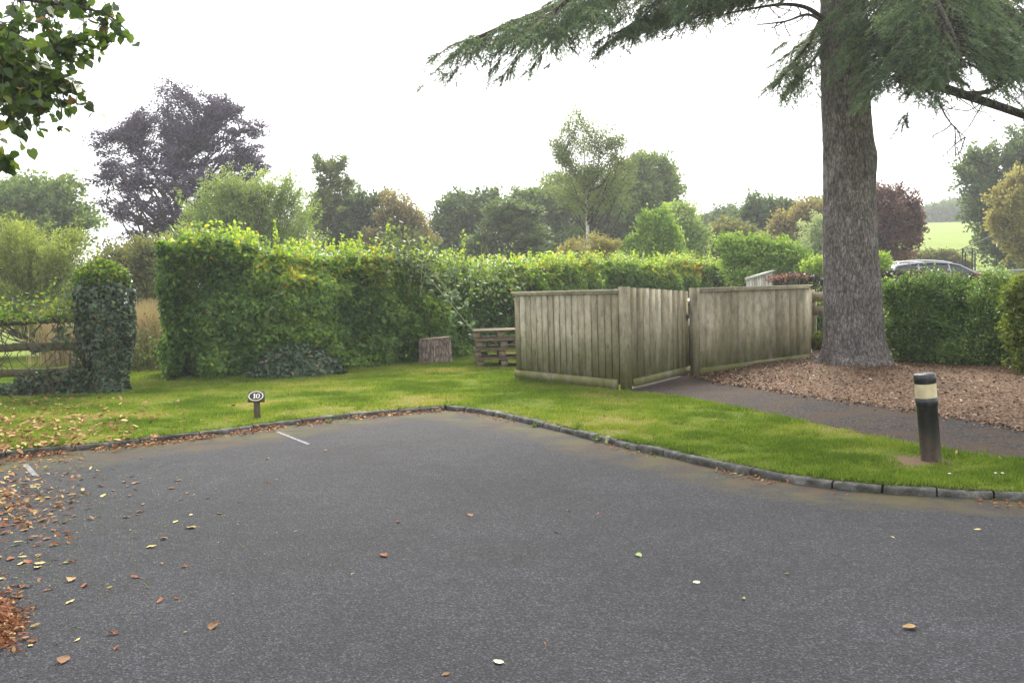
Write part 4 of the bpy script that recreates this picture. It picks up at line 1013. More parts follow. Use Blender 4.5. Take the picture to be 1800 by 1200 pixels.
tree('willow_thicket', 'tall feathery grey-green thicket right of the purple beech, above the hedge', 'shrub', 33, 440, [(380, 375, 62, 62), (450, 365, 70, 62), (520, 380, 55, 55), (430, 325, 60, 32), (480, 335, 40, 30), (380, 335, 36, 26), (350, 410, 60, 50), (500, 420, 90, 40), (520, 335, 30, 35), (400, 420, 90, 50)], M['t_feather'], 50000, (.09, .16), .32, slen=1.5, spread=.11, up=1.6, trunk=.09, seed=5, shape='lance', hollow=.25, limbs=90, tmean=.6, fork=0, cauli=1, noise_amp=.45)
tree('background_bush', 'dull green bush seen above the gap between ivy pillar and hedge', 'bush', 27, 240, [(240, 450, 62, 42), (210, 490, 55, 40), (285, 470, 50, 50), (250, 520, 70, 40)], M['t_olive'], 16000, (.09, .15), slen=.7, spread=.2, seed=6, trunk=.06, hollow=.4)
tree('young_tree', 'thin upright young tree with an open crown left of centre', 'tree', 48, 578, [(578, 300, 26, 38), (605, 310, 20, 30), (575, 345, 30, 30), (560, 285, 12, 16), (618, 330, 14, 24)], M['t_birch'], 4200, (.13, .22), slen=1.1, spread=.13, up=1.0, trunk=.12, seed=7, limbs=50, ns=130)
tree('broadleaf_tree', 'dark bluish-green tree behind the hedge, right of the thin young tree', 'tree', 52, 610, [(600, 365, 48, 36), (650, 368, 42, 36), (580, 400, 50, 40), (640, 410, 60, 40)], M['t_dark'], 20000, (.16, .28), slen=1.3, spread=.32, seed=8, group='background trees', hollow=.4)
tree('broadleaf_tree', 'brown-tinged tree at the left side of the sky dip behind the hedge', 'tree', 50, 700, [(695, 378, 38, 36), (725, 405, 34, 26), (690, 425, 50, 35), (740, 430, 35, 22)], M['t_brown'], 15000, (.14, .24), slen=1.1, spread=.3, seed=9, group='background trees', hollow=.4)
# centre
tree('broadleaf_tree', 'broad dark green tree in the centre just right of the sky dip', 'tree', 58, 815, [(815, 385, 52, 46), (785, 400, 32, 30), (850, 370, 42, 36), (810, 430, 60, 35)], M['t_dark'], 20000, (.18, .32), slen=1.5, spread=.36, seed=10, group='background trees', hollow=.4, tmean=.6)
tree('broadleaf_tree', 'blue-green layered tree standing just behind the centre of the hedge', 'tree', 50, 895, [(895, 395, 52, 42), (910, 425, 62, 32), (880, 370, 34, 26), (845, 430, 40, 26)], M['t_dark'], 18000, (.14, .26), slen=1.4, spread=.26, seed=11, group='background trees', hollow=.4, tmean=.75, flat=True)
tree('broadleaf_tree', 'pale olive tree left of the birch, rising above the blue-green layered one', 'tree', 62, 965, [(955, 375, 50, 44), (985, 355, 42, 42), (930, 360, 35, 26), (970, 425, 70, 40), (910, 352, 22, 18)], M['t_mid'], 22000, (.18, .32), slen=1.5, spread=.34, seed=12, group='background trees', hollow=.4)
tree('broadleaf_tree', 'grey-green tree directly behind the birch trunk', 'tree', 64, 1000, [(990, 325, 42, 30), (1020, 345, 48, 40), (1050, 370, 55, 50), (1090, 345, 45, 45), (1060, 415, 80, 40), (1110, 390, 50, 50)], M['t_birch'], 34000, (.18, .32), slen=1.6, spread=.34, seed=13, group='background trees', hollow=.35, tmean=.55)
tree('birch_tree', 'tall airy birch with a pale trunk and wispy open crown above the hedge', 'tree', 42, 1035, [(1028, 245, 40, 34), (1005, 225, 22, 22), (1018, 195, 12, 16), (1075, 268, 40, 28), (992, 282, 34, 30), (1045, 305, 55, 34), (1092, 290, 26, 24), (1062, 228, 16, 20), (980, 250, 16, 18), (1035, 345, 70, 40), (1000, 330, 40, 34), (1075, 330, 40, 34)], M['t_birch'], 17000, (.08, .14), slen=.9, spread=.22, up=.9, trunk=.14, bark='palebark', seed=14, limbs=300, fork=26, ns=330, tmean=.65, ttop=235, hollow=.1, noise_amp=.8)
tree('ash_tree', 'rounded mid-green ash tree right of the birch, clear against the sky', 'tree', 60, 1135, [(1135, 310, 48, 42), (1110, 325, 36, 40), (1165, 330, 28, 36), (1140, 355, 52, 40), (1130, 283, 28, 16), (1175, 355, 20, 26)], M['t_mid'], 19000, (.18, .34), slen=1.5, spread=.30, up=.6, trunk=.3, seed=15, limbs=90, group='background trees', hollow=.35, tmean=.6)
tree('dried_shrub', 'buff feathery shrub poking up behind the centre of the hedge', 'shrub', 36, 1030, [(1030, 440, 55, 30), (995, 450, 35, 24), (1065, 432, 26, 26), (1030, 470, 70, 30)], M['t_gold'], 15000, (.08, .16), .3, slen=.7, spread=.09, up=1.2, trunk=.05, seed=16, shape='lance', hollow=.3, tmean=.75)
tree('young_tree', 'fresh light green sapling left of the cream-edged conical tree', 'tree', 40, 1150, [(1155, 410, 32, 36), (1145, 385, 16, 24), (1175, 430, 30, 30), (1110, 440, 34, 26), (1165, 375, 12, 18)], M['t_light'], 15000, (.10, .18), slen=.8, spread=.2, seed=17, trunk=.09, tmean=.55, hollow=.35)
tree('conical_tree', 'cream-edged variegated conical tree right of the light green sapling', 'tree', 44, 1200, [(1195, 395, 34, 36), (1185, 375, 22, 24), (1215, 425, 28, 34), (1200, 440, 48, 28)], M['t_vari'], 17000, (.11, .19), slen=.8, spread=.22, seed=18, trunk=.12, hollow=.55)
# right of centre
tree('broadleaf_tree', 'far dark tree on the skyline right of the variegated conical tree', 'tree', 85, 1260, [(1260, 395, 34, 28), (1290, 385, 26, 22), (1240, 400, 28, 26), (1270, 430, 60, 30)], M['t_dark'], 12000, (.28, .45), slen=1.8, spread=.5, seed=19, group='background trees', hollow=.4, tmean=.7)
tree('broadleaf_tree', 'dense dark green rounded tree left of the conifer trunk, highest of that group', 'tree', 60, 1335, [(1335, 380, 46, 36), (1360, 370, 36, 24), (1310, 405, 38, 30), (1345, 420, 60, 35)], M['t_dark'], 18000, (.18, .3), slen=1.4, spread=.34, seed=20, group='background trees', hollow=.4, tmean=.55)
tree('broadleaf_tree', 'olive-green tree low behind the hedge end, left of the dense dark rounded tree', 'tree', 50, 1275, [(1275, 412, 38, 28), (1300, 425, 40, 28), (1250, 430, 30, 26)], M['t_olive'], 11000, (.14, .25), slen=1.0, spread=.26, seed=21, group='background trees', hollow=.4)
tree('broadleaf_tree', 'autumn-tinged tree between the dense dark tree and the conifer trunk', 'tree', 52, 1400, [(1395, 400, 42, 34), (1425, 375, 30, 30), (1380, 425, 50, 25)], M['t_brown'], 16000, (.14, .25), slen=1.2, spread=.28, seed=22, group='background trees', hollow=.4, tmean=.6)
tree('broadleaf_tree', 'green treetop touching the left edge of the conifer trunk on the skyline', 'tree', 66, 1450, [(1445, 365, 32, 32), (1430, 395, 40, 30), (1500, 380, 45, 40)], M['t_mid'], 10000, (.2, .34), slen=1.4, spread=.34, seed=23, group='background trees', hollow=.4, tmean=.4)
tree('silver_willow', 'silvery grey-green willow against the left side of the conifer trunk', 'tree', 38, 1425, [(1425, 425, 36, 44), (1450, 410, 30, 44), (1400, 445, 30, 30), (1435, 460, 50, 30)], M['t_silver'], 17000, (.09, .16), .3, slen=.9, spread=.14, up=.9, seed=24, trunk=.10, shape='lance', hollow=.35)
tree('shrub', 'bright green sprawling shrub behind the right-hand fence panel', 'shrub', 31, 1345, [(1320, 455, 55, 34), (1365, 460, 55, 34), (1290, 440, 30, 24), (1400, 475, 40, 24), (1350, 485, 80, 30), (1330, 435, 34, 18)], M['t_light'], 30000, (.08, .15), slen=.7, spread=.2, seed=25, trunk=.07, tmean=.4, hollow=.45)
tree('shrub', 'small yellow-green shrub touching the left side of the conifer trunk', 'shrub', 28, 1450, [(1440, 470, 28, 18), (1550, 470, 14, 26), (1460, 485, 34, 16)], M['t_light'], 7000, (.07, .13), slen=.4, spread=.14, seed=26, trunk=.04, tmean=.75, hollow=.4)
tree('plum_tree', 'dusky purple-leaved tree just right of the conifer trunk behind the car', 'tree', 38, 1560, [(1560, 375, 42, 60), (1590, 390, 30, 50), (1545, 340, 22, 32), (1575, 430, 46, 34), (1610, 395, 14, 34), (1520, 400, 40, 60), (1580, 335, 12, 20)], M['t_plum'], 30000, (.09, .17), slen=1.4, spread=.15, up=1.2, seed=27, trunk=.14, limbs=110, hollow=.3, tmean=.55)
tree('hilltop_tree', 'hazy green tree line clump on the hill above the field, right of the purple tree', 'tree', 175, 1650, [(1645, 378, 30, 26), (1672, 375, 24, 24), (1620, 388, 24, 20)], M['t_dark'], 9000, (.5, .9), slen=3, spread=.9, seed=28, tmean=.9, hollow=.4, trunk=.4)
tree('hilltop_tree', 'second hazy hilltop tree, nearer the big dark tree on the right', 'tree', 180, 1700, [(1700, 372, 34, 30), (1740, 365, 40, 40)], M['t_dark'], 9000, (.5, .9), slen=3, spread=.9, seed=29, tmean=.8, hollow=.4, trunk=.4)
tree('oak_tree', 'large dark oak at the right edge above the field', 'tree', 55, 1790, [(1760, 300, 72, 50), (1730, 330, 48, 44), (1800, 260, 60, 50), (1770, 380, 55, 50), (1740, 420, 42, 40), (1780, 440, 60, 36), (1710, 285, 30, 28), (1850, 320, 80, 100), (1745, 375, 50, 40)], M['t_dark'], 52000, (.16, .30), slen=1.6, spread=.27, up=.5, seed=30, trunk=.42, limbs=120, tmean=.55, hollow=.3)
tree('field_maple', 'golden-tinged tree at the right edge in front of the large dark oak', 'tree', 40, 1815, [(1790, 370, 52, 50), (1815, 320, 40, 40), (1770, 400, 30, 34), (1810, 430, 50, 40)], M['t_gold'], 24000, (.10, .18), slen=1.2, spread=.18, up=.6, seed=31, trunk=.16, tmean=.5, hollow=.35, limbs=70)
tree('hedgerow_bush', 'small dark bush at the foot of the green field left of the iron railing', 'bush', 58, 1660, [(1660, 452, 24, 14), (1640, 462, 26, 14), (1690, 466, 26, 10), (1610, 460, 26, 22)], M['t_olive'], 7000, (.16, .28), slen=.6, spread=.22, seed=32, trunk=.06, tmean=.5)
# shrubs beside the mulch
def shrub(name, label, Y, tpx, lobes, mat, N, seed, **k):
    return tree(name, label, 'shrub', Y, tpx, lobes, mat, N, seed=seed, **k)
M['s_dark'] = leafmat('evergreen_shrub_leaves', [(0, (.048, .096, .034)), (.5, (.12, .21, .06)), (.85, (.25, .35, .09)), (1, (.40, .46, .19))], .35, .42, .45)
M['s_light'] = leafmat('yellowgreen_shrub_leaves', [(0, (.06, .10, .02)), (.5, (.13, .18, .03)), (1, (.27, .30, .06))], .4, .5, .3)
shrub('evergreen_shrub', 'big dark green shrub directly right of the conifer trunk', 15.6, 1640, [(1640, 590, 72, 58), (1600, 610, 56, 44), (1690, 602, 54, 52), (1664, 524, 34, 44), (1608, 545, 28, 46), (1640, 628, 84, 30), (1612, 508, 12, 26), (1700, 520, 20, 34), (1570, 540, 14, 40), (1645, 492, 12, 20), (1585, 520, 10, 22), (1598, 492, 7, 20), (1628, 482, 6, 16), (1660, 486, 7, 16), (1682, 492, 6, 18), (1556, 512, 6, 18)], M['s_dark'], 80000, 33, leaf=(.032, .062), asp=.5, slen=.6, spread=.12, up=.6, trunk=.05, hollow=.45, limbs=120, shape='lance', noise_amp=.6, cauli=6)
shrub('evergreen_shrub', 'second dark green shrub, right of the first and paler on top', 14.9, 1745, [(1745, 585, 52, 56), (1725, 610, 60, 48), (1775, 545, 38, 48), (1730, 628, 70, 30), (1738, 522, 24, 40), (1790, 590, 50, 60), (1765, 495, 14, 26), (1718, 520, 12, 30), (1735, 488, 6, 18), (1752, 482, 5, 16), (1780, 500, 7, 20)], M['s_dark'], 66000, 34, leaf=(.032, .062), asp=.5, slen=.6, spread=.12, up=.6, trunk=.05, hollow=.45, limbs=100, shape='lance', tmean=.6, noise_amp=.6, cauli=6)
shrub('yellow_green_shrub', 'brighter yellow-green shrub cut off by the right edge of the picture', 13.4, 1830, [(1822, 560, 40, 70), (1805, 605, 32, 46), (1840, 500, 50, 30), (1850, 600, 60, 60), (1795, 520, 24, 26)], M['s_light'], 42000, 35, leaf=(.045, .08), asp=.5, slen=.4, spread=.11, up=.6, trunk=.04, hollow=.4, limbs=70, shape='lance')
shrub('evergreen_shrub', 'dark shrub showing between the bin store and the conifer trunk', 21.5, 1445, [(1445, 560, 26, 34), (1465, 590, 30, 20), (1435, 590, 14, 12)], M['s_dark'], 7000, 36, leaf=(.05, .09), slen=.3, spread=.1, trunk=.04, hollow=.4)
tree('hosta', 'bright yellow-green leafy plant low on the ground left of the conifer base', 'plant', 19.6, 1438, [(1440, 597, 16, 9), (1448, 612, 12, 6)], M['s_light'], 700, (.07, .13), slen=.15, spread=.06, seed=37, trunk=.015, shape='hex', tmean=.8, hollow=.2)
# photinia hedge with red tips
a, b = W(1362, 500, 24), W(1760, 500, 22.5); root = empty('photinia_hedge', (a[0], a[1], .3), 'clipped hedge with red leaf tips in front of the parked car', 'hedge')
M['photinia'] = leafmat('photinia_leaves', [(0, (.022, .030, .018)), (.45, (.045, .050, .028)), (.6, (.09, .055, .035)), (.75, (.22, .06, .04)), (1, (.42, .20, .14))], .25, .4, .4)
g = np.random.default_rng(91); m = MB(); N = 20000; s = g.random(N); tp = g.random(N) < .35
zt = np.array([W(1362 + 398 * q, np.interp(1362 + 398 * q, [1362, 1400, 1460, 1550, 1620, 1760], [488, 482, 484, 478, 477, 484]), 24 - 1.5 * q)[2] for q in np.linspace(0, 1, 40)]); ztx = np.interp(s, np.linspace(0, 1, 40), zt)
z = np.where(tp, ztx - np.abs(g.normal(0, .06, N)), .15 + g.random(N) * (ztx - .2)); bul = .25 * (fbm(np.c_[s * 22, z * 2, z * 0], 3) - .5)
y = np.where(tp, g.random(N) * .9, bul + np.abs(g.normal(0, .1, N))); pos = np.stack([a[0] + (b[0] - a[0]) * s, a[1] + (b[1] - a[1]) * s + y, z + .12 * (fbm(np.c_[s * 30, y * 2, y * 0], 2) - .5) * tp], 1)
red = (ztx - pos[:, 2] < .13) & (g.random(N) < .55) & (vnoise(np.c_[s * 34, s * 0, s * 0]) > .38); l_ = g.uniform(.06, .11, N)
leaves(m, pos, np.array([0, -.6, .5]) + g.normal(0, .5, (N, 3)), rv(N, g) + [0, 0, .3], l_, l_ * .45, np.where(red, g.uniform(.6, 1, N), g.uniform(0, .5, N)), 'lance', g); P(m, 'foliage', M['photinia'], root)
m = MB()
for k in range(24):
    t = (k + .5) / 24; p0 = np.array([a[0] + (b[0] - a[0]) * t, a[1] + .45, .1]); m.tube([p0, p0 + [g.normal(0, .1), 0, .7], p0 + [g.normal(0, .2), 0, 1.2]], [.03, .02, .01], 5)
P(m, 'stems', M['stem'], root)

# ------------------------------------------------------------------ conifer
gq = np.random.default_rng(101)
CY = TRY; bz0 = float(zm(np.array([TRX]), np.array([TRY]))[0])
cb = np.array([TRX, TRY, bz0 - .15])
axpix = [(1503, 640), (1500, 560), (1496, 450), (1492, 300), (1485, 150), (1482, 0)]
root = empty('conifer_tree', cb, 'giant conifer with a thick grey furrowed trunk and drooping dark needle boughs', 'tree')
TP = [np.array([*cb])] + [W(x, y, CY) for x, y in axpix[1:]] + [np.array([W(1478, 0, CY)[0] - .1, CY + .1, 11.0]), np.array([W(1478, 0, CY)[0] - .2, CY + .2, 17.0])]
TC = catmull(TP, 420); zc = TC[:, 2] - bz0
sc_px = CY / FPX
rad = np.interp(zc, [-.2, 0, .12, .35, .8, 1.6, 2.6, 3.7, 5.0, 6.9, 11, 17], np.array([61, 58, 54, 50, 48, 46, 43.5, 41, 38.5, 37, 31, 12]) * sc_px)
na = 220; a = np.linspace(0, 2 * np.pi, na, endpoint=False); V = []
ca, sa = np.cos(a), np.sin(a)
flare_n = .5 + .5 * np.sin(a * 5 + .7) * np.sin(a * 2 + 1)
for q in range(len(TC)):
    z = zc[q]; r0 = rad[q]
    fl_ = np.exp(-max(z, 0) / .25) * .12 * flare_n
    # furrowed plates, knots and a bulge high on the right
    p1 = np.stack([ca * r0 * 11, sa * r0 * 11, 0 * a + z * 3.2], 1); p2 = np.stack([ca * r0 * 26, sa * r0 * 26, 0 * a + z * 9], 1)
    rd = -np.abs(vnoise(p1) - .5) * .05 - np.abs(vnoise(p2) - .5) * .022 + .04 * (vnoise(np.stack([ca * 1.5, sa * 1.5, 0 * a + z * .9], 1)) - .5)
    bl = .06 * np.exp(-((z - 3.55) / .28) ** 2) * np.exp(-((a - 6.0) / .5) ** 2) + .05 * np.exp(-((z - 1.42) / .07) ** 2) * np.exp(-((a - 5.15) / .12) ** 2) + .03 * np.exp(-((z - 2.6) / .09) ** 2) * np.exp(-((a - 3.9) / .12) ** 2) + .03 * np.exp(-((z - .75) / .1) ** 2) * np.exp(-((a - 5.3) / .12) ** 2)
    rr = r0 * (1 + .03 * np.cos(a * 2 + 1) * 1) + rd + fl_ + bl
    V.append(np.stack([TC[q, 0] + rr * ca, TC[q, 1] + rr * sa, np.full(na, TC[q, 2])], 1))
V = np.concatenate(V); i = np.arange(len(TC) - 1)[:, None] * na; j = np.arange(na)[None]; j2 = (j + 1) % na
m = MB(); m.add(V, np.stack([i + j, i + j2, i + na + j2, i + na + j], -1).reshape(-1, 4)); tr_o = P(m, 'trunk', M['pinebark'], root, True)
M['needles'] = leafmat('conifer_needles', [(0, (.056, .084, .066)), (.5, (.102, .146, .102)), (1, (.18, .24, .135))], .36, .5, .3)
def bough(pts, r0, nsec, L, ntw, nn, g, start=.12, droop=.35, wide=1.0, tm=.45):
    c = catmull(pts, 60); mb_ = MB(); mb_.tube(c, np.linspace(r0, r0 * .18, 60), 8)
    T_ = nrm(np.gradient(c, axis=0)); ts = start + (1 - start) * (np.arange(nsec) + g.random(nsec)) / nsec
    ii = (ts * 59).astype(int); st = c[ii]; dr = T_[ii]; sd_ = nrm(np.cross(dr, [0, 0, 1])) * np.where(np.arange(nsec) % 2, 1, -1)[:, None]
    LL = L * (1.0 - .62 * ts) * g.uniform(.55, 1.15, nsec)
    d2 = nrm(sd_ * wide * g.uniform(.5, 1.1, (nsec, 1)) + dr * g.uniform(.35, .9, (nsec, 1)) + g.normal(0, .12, (nsec, 3)))
    ts_, td, tl = [], [], []
    for q in range(nsec):
        u = np.linspace(0, 1, 8)[:, None]; path = st[q] + d2[q] * LL[q] * u + np.array([0, 0, -1]) * droop * LL[q] * (u ** 1.7)
        mb_.tube(path, np.linspace(max(.006, LL[q] * .012), .003, 8), 4, cap=False)
        nt_ = max(3, int(ntw * LL[q])); uu = .12 + .88 * g.random(nt_); p = st[q] + d2[q] * LL[q] * uu[:, None] + np.array([0, 0, -1]) * (droop * LL[q] * uu ** 1.7)[:, None]
        s2 = nrm(np.cross(d2[q], [0, 0, 1])) * g.choice([-1, 1], nt_)[:, None]
        ts_.append(p); td.append(nrm(s2 * g.uniform(.3, 1, (nt_, 1)) + d2[q] * .7 + np.array([0, 0, -.25]) + g.normal(0, .18, (nt_, 3)))); tl.append(g.uniform(.16, .42, nt_) * (1.15 - .5 * uu))
    ts_ = np.concatenate(ts_); td = np.concatenate(td); tl = np.concatenate(tl); n_ = len(ts_)
    # needles
    k = np.repeat(np.arange(n_), nn); u = g.random(len(k)); pos = ts_[k] + td[k] * (tl[k] * u)[:, None] + np.array([0, 0, -1]) * (.35 * tl[k] * u ** 1.8)[:, None]
    perp = rv(len(k), g); nd = nrm(td[k] * .75 + perp * .65 + [0, 0, -.12]); ln = g.uniform(.045, .085, len(k)) * (1.1 - .4 * u)
    tw = np.clip(tm + g.normal(0, .15, n_), 0, 1)
    return mb_, (pos, nd, ln, np.clip(tw[k] + g.normal(0, .1, len(k)), 0, 1))
boughs = [
    # the long bough to the left, two tiers
    ([(1455, -210, 16.2), (1300, -130, 15.4), (1130, -70, 14.6), (1000, 0, 13.9), (890, 45, 13.4), (815, 76, 13.1)], .09, 62, 2.0, 12, .26),
    ([(1460, -260, 16.3), (1300, -190, 15.0), (1150, -120, 14.0), (1050, -50, 13.2), (980, 15, 12.8), (915, 60, 12.6)], .08, 56, 1.9, 12, .26),
    ([(1455, -100, 16.0), (1350, -50, 15.2), (1250, -15, 14.6), (1150, 25, 14.2), (1080, 60, 13.9)], .07, 50, 1.5, 12, .25),
    ([(1470, -160, 16.6), (1330, -110, 17.2), (1200, -60, 17.6), (1090, -10, 18.0), (990, 50, 18.2)], .08, 44, 2.2, 12, .3),
    # boughs coming towards the camera in front of the trunk
    ([(1470, 0, 16.8), (1455, 50, 17.2), (1440, 90, 17.5), (1415, 125, 17.7), (1390, 150, 17.8)], .05, 40, 1.1, 13, .3),
    ([(1520, -60, 15.9), (1560, 0, 14.6), (1580, 60, 13.6), (1585, 105, 12.8), (1580, 145, 12.2)], .06, 50, 1.2, 13, .3),
    ([(1540, -80, 16.0), (1600, -20, 14.8), (1650, 40, 13.8), (1680, 90, 13.0), (1700, 120, 12.6)], .07, 54, 1.9, 12, .3),
    ([(1540, -120, 16.2), (1640, -60, 15.4), (1740, 0, 14.6), (1820, 60, 13.8), (1880, 120, 13.2)], .08, 60, 2.1, 12, .25),
    ([(1530, -160, 16.5), (1680, -110, 16.0), (1820, -60, 15.4), (1960, 0, 15.0)], .08, 50, 2.3, 12, .3),
    ([(1530, -20, 16.6), (1620, 10, 17.2), (1720, 40, 17.8), (1830, 90, 18.2)], .06, 46, 1.7, 12, .3),
    ([(1540, -40, 16.2), (1580, 30, 15.2), (1610, 80, 14.4), (1640, 120, 13.9)], .05, 40, 1.3, 13, .28),
    ([(1450, -60, 16.4), (1380, -20, 15.8), (1290, 0, 15.4), (1210, 35, 15.0)], .05, 26, 1.0, 11, .2),
    ([(1530, -100, 15.6), (1590, -50, 14.2), (1640, -5, 13.0), (1670, 50, 12.2), (1690, 90, 11.8)], .06, 56, 1.7, 13, .3),
    ([(1540, -60, 16.3), (1650, -10, 15.9), (1760, 40, 15.6), (1850, 95, 15.4), (1930, 140, 15.2)], .06, 60, 1.9, 12, .3),
    ([(1530, -40, 15.9), (1560, 10, 15.0), (1575, 60, 14.2), (1570, 105, 13.6), (1560, 140, 13.2)], .05, 44, 1.0, 13, .3),
    ([(1460, -10, 16.6), (1440, 40, 16.6), (1415, 85, 16.5), (1390, 115, 16.4), (1365, 145, 16.3)], .05, 34, .8, 13, .3),
    ([(1455, -70, 16.2), (1370, -40, 15.6), (1290, -15, 15.2), (1210, 5, 14.9), (1140, 30, 14.7)], .05, 44, 1.3, 12, .28),
    ([(1460, -230, 16.3), (1350, -170, 15.6), (1240, -120, 15.2), (1130, -60, 14.9), (1040, 0, 14.7), (960, 60, 14.5)], .08, 60, 2.0, 12, .3),
    ([(1455, -150, 16.2), (1380, -110, 15.2), (1290, -80, 14.4), (1210, -40, 13.8), (1150, 10, 13.4)], .06, 44, 1.6, 12, .3),
    ([(1500, -300, 16.4), (1560, -200, 13.5), (1620, -90, 11.5), (1660, 0, 10.6)], .08, 40, 1.8, 12, .3),
]
mw = MB(); AP = []
for k, (pp, r0, nsec, L, ntw, dp) in enumerate(boughs):
    mb_, q = bough([W(p_[0], p_[1], p_[2] - 1.15) for p_ in pp], r0, nsec, L, ntw, 44, gq, droop=dp)
    bo_ = P(mb_, 'bough', M['bark'], root)
    mn = MB(); pos, nd, ln, tw = q
    leaves(mn, pos, rv(len(pos), gq), nd, ln, .012, tw, 'tri', gq)
    o = mn.build('needles', M['needles'], bo_, off=tuple(root_loc(bo_)))
# bare limbs
def limb(pp, r0, r1, twigs=0, g=gq, tl=.8):
    c = catmull([W(p_[0], p_[1], p_[2] - 1.15) for p_ in pp], 50); mb_ = MB(); mb_.tube(c, np.linspace(r0, r1, 50), 10)
    for k in range(twigs):
        p0 = c[g.integers(12, 49)]; q = [p0]; d_ = np.array([g.normal(-.1, .5), g.normal(0, .3), -.55])
        for s in range(4): q.append(q[-1] + nrm(d_) * tl / 4 * g.uniform(.7, 1.3)); d_ = d_ + g.normal(0, .3, 3)
        w_ = catmull(q, 12); mb_.tube(w_, np.linspace(.011, .004, 12), 5)
        for _ in range(5):
            e0 = w_[g.integers(3, 12)]; mb_.tube([e0, e0 + g.normal(0, .12, 3) + [0, 0, -.06]], [.005, .003], 4)
    return P(mb_, 'limb', M['bark'], root)
limb([(1520, 55, 16.2), (1570, 105, 15.6), (1620, 140, 15.2), (1690, 165, 14.8), (1750, 185, 14.4), (1830, 212, 14.0), (1900, 230, 13.8)], .085, .05, 12)
limb([(1700, 165, 14.8), (1740, 160, 14.7), (1775, 135, 14.6), (1810, 95, 14.5)], .04, .02, 3)
limb([(1455, 40, 16.2), (1420, 15, 16.0), (1380, 8, 15.8), (1330, 14, 15.5), (1260, 28, 15.2)], .045, .01, 6, tl=.5)
limb([(1452, 42, 16.0), (1420, 26, 15.8), (1380, 38, 15.6), (1330, 44, 15.4)], .03, .008, 4, tl=.5)
limb([(1650, 180, 15.0), (1670, 215, 14.9), (1700, 245, 14.8)], .015, .005, 6, tl=.5)
limb([(1545, 45, 16.2), (1590, 15, 15.6), (1660, 20, 15.0), (1740, 15, 14.6)], .05, .02, 4, tl=.5)
# small spotlight at its foot
c = G(1434, 640, .12); root = empty('garden_spotlight', c, 'tiny black and silver garden spotlight at the left foot of the conifer', 'light')
m = MB(); m.tube([c + [0, 0, .0], c + [0, 0, .07]], .012, 8); P(m, 'spike', M['darkmetal'], root)
m = MB(); m.tube([c + [.05, .03, .085], c + [.0, -.02, .10], c + [-.055, -.05, .11]], [.04, .05, .055], 14); P(m, 'housing', M['blackplastic'], root)
m = MB(); m.tube([c + [-.056, -.052, .11], c + [-.062, -.057, .1115]], .045, 14); P(m, 'lens', M['metal'], root)
# pale stone beside
c = G(1423, 622, .12) + [0, .3, 0]; root = None; m = MB()
a = np.linspace(0, 2 * np.pi, 20, endpoint=False); V = []
for q in range(9):
    t = q / 8; r_ = .15 * math.sqrt(max(0.02, 1 - (t * 1.0) ** 4)); V.append(np.stack([c[0] + (r_ + .012 * np.sin(a * 3 + t * 4)) * np.cos(a), c[1] + r_ * np.sin(a), .05 + .22 * t + 0 * a], 1))
V = np.concatenate(V); i = np.arange(8)[:, None] * 20; j = np.arange(20)[None]; m.add(V, np.stack([i + j, i + (j + 1) % 20, i + 20 + (j + 1) % 20, i + 20 + j], -1).reshape(-1, 4)); m.add(V[-20:], [list(range(20))])
tag(m.build('stone', plain('pale_stone', (.30, .29, .25), .9, .2), off=tuple(c)), 'pale rounded stone between the bin store and the conifer', 'stone')

# ------------------------------------------------------------------ parked car (estate with roof rails)
CYY = 31.0; cx0 = W(1540, 480, CYY)[0]; cx1 = W(1722, 480, CYY)[0]; zg_ = W(1620, 459, CYY)[2] - 1.62
M['paintcar'] = plain('car_paint', (.30, .30, .37), .2, .5, .3, var=.03, bmp=0)
M['glass'] = plain('car_glass', (.015, .018, .02), .06, .6, var=.0, bmp=0)
M['silver'] = plain('silver_rail', (.62, .62, .63), .35, .5, .7, var=.05, bmp=0)
M['tyre'] = plain('tyre', (.02, .02, .02), .8, .2, bmp=0)
root = empty('parked_car', ((cx0 + cx1) / 2, CYY, zg_), 'dark estate car with silver roof rails parked behind the red-tipped hedge', 'car')
xr = cx0 - .05; Lc = 4.6; hw = .88
def cp(u, v, z): return (xr + u, CYY + v, zg_ + z)     # u along the car from its tail
def loft(mb, prof_lo, ws, z_shift=0): pass
body = [(0.02, .35), (0.0, .62), (.05, .95), (.30, 1.00), (2.9, .98), (3.35, .93), (4.25, .80), (4.52, .62), (4.56, .35)]
m = MB(); n_ = len(body); V = []
for v, s in ((-hw, .965), (-hw * .97, 1.0), (hw * .97, 1.0), (hw, .965)):
    for u, z in body: V.append(cp(2.3 + (u - 2.3) * s, v, z if abs(v) < hw else .4 + (z - .4) * .93))
V = np.array(V); m.add(V, [[k * n_ + q, k * n_ + q + 1, (k + 1) * n_ + q + 1, (k + 1) * n_ + q] for k in range(3) for q in range(n_ - 1)]); m.add(V[:n_], [list(range(n_))]); m.add(V[-n_:], [list(range(n_))[::-1]])
m.add(V[[0, n_ - 1, 4 * n_ - 1, 3 * n_]], [[0, 1, 2, 3]]); P(m, 'body', M['paintcar'], root)
roof = [(.10, .98), (.32, 1.30), (.55, 1.46), (1.1, 1.535), (1.8, 1.55), (2.4, 1.50), (2.75, 1.41), (3.5, .96)]; n_ = len(roof)
m = MB(); V = []
for v in (-1, 1):
    for u, z in roof: V.append(cp(u, v * (hw * .95 - .26 * sstep(.95, 1.5, z) * .8), z))
V = np.array(V); m.add(V, [[q, q + 1, n_ + q + 1, n_ + q] for q in range(n_ - 1)]); m.add(V[:n_], [list(range(n_))]); m.add(V[n_:], [list(range(n_))[::-1]]); cab = P(m, 'cabin', M['glass'], root)
m = MB(); V = []                                       # roof skin
rf = [(.42, 1.40), (.55, 1.475), (1.1, 1.55), (1.8, 1.565), (2.4, 1.515), (2.72, 1.435)]
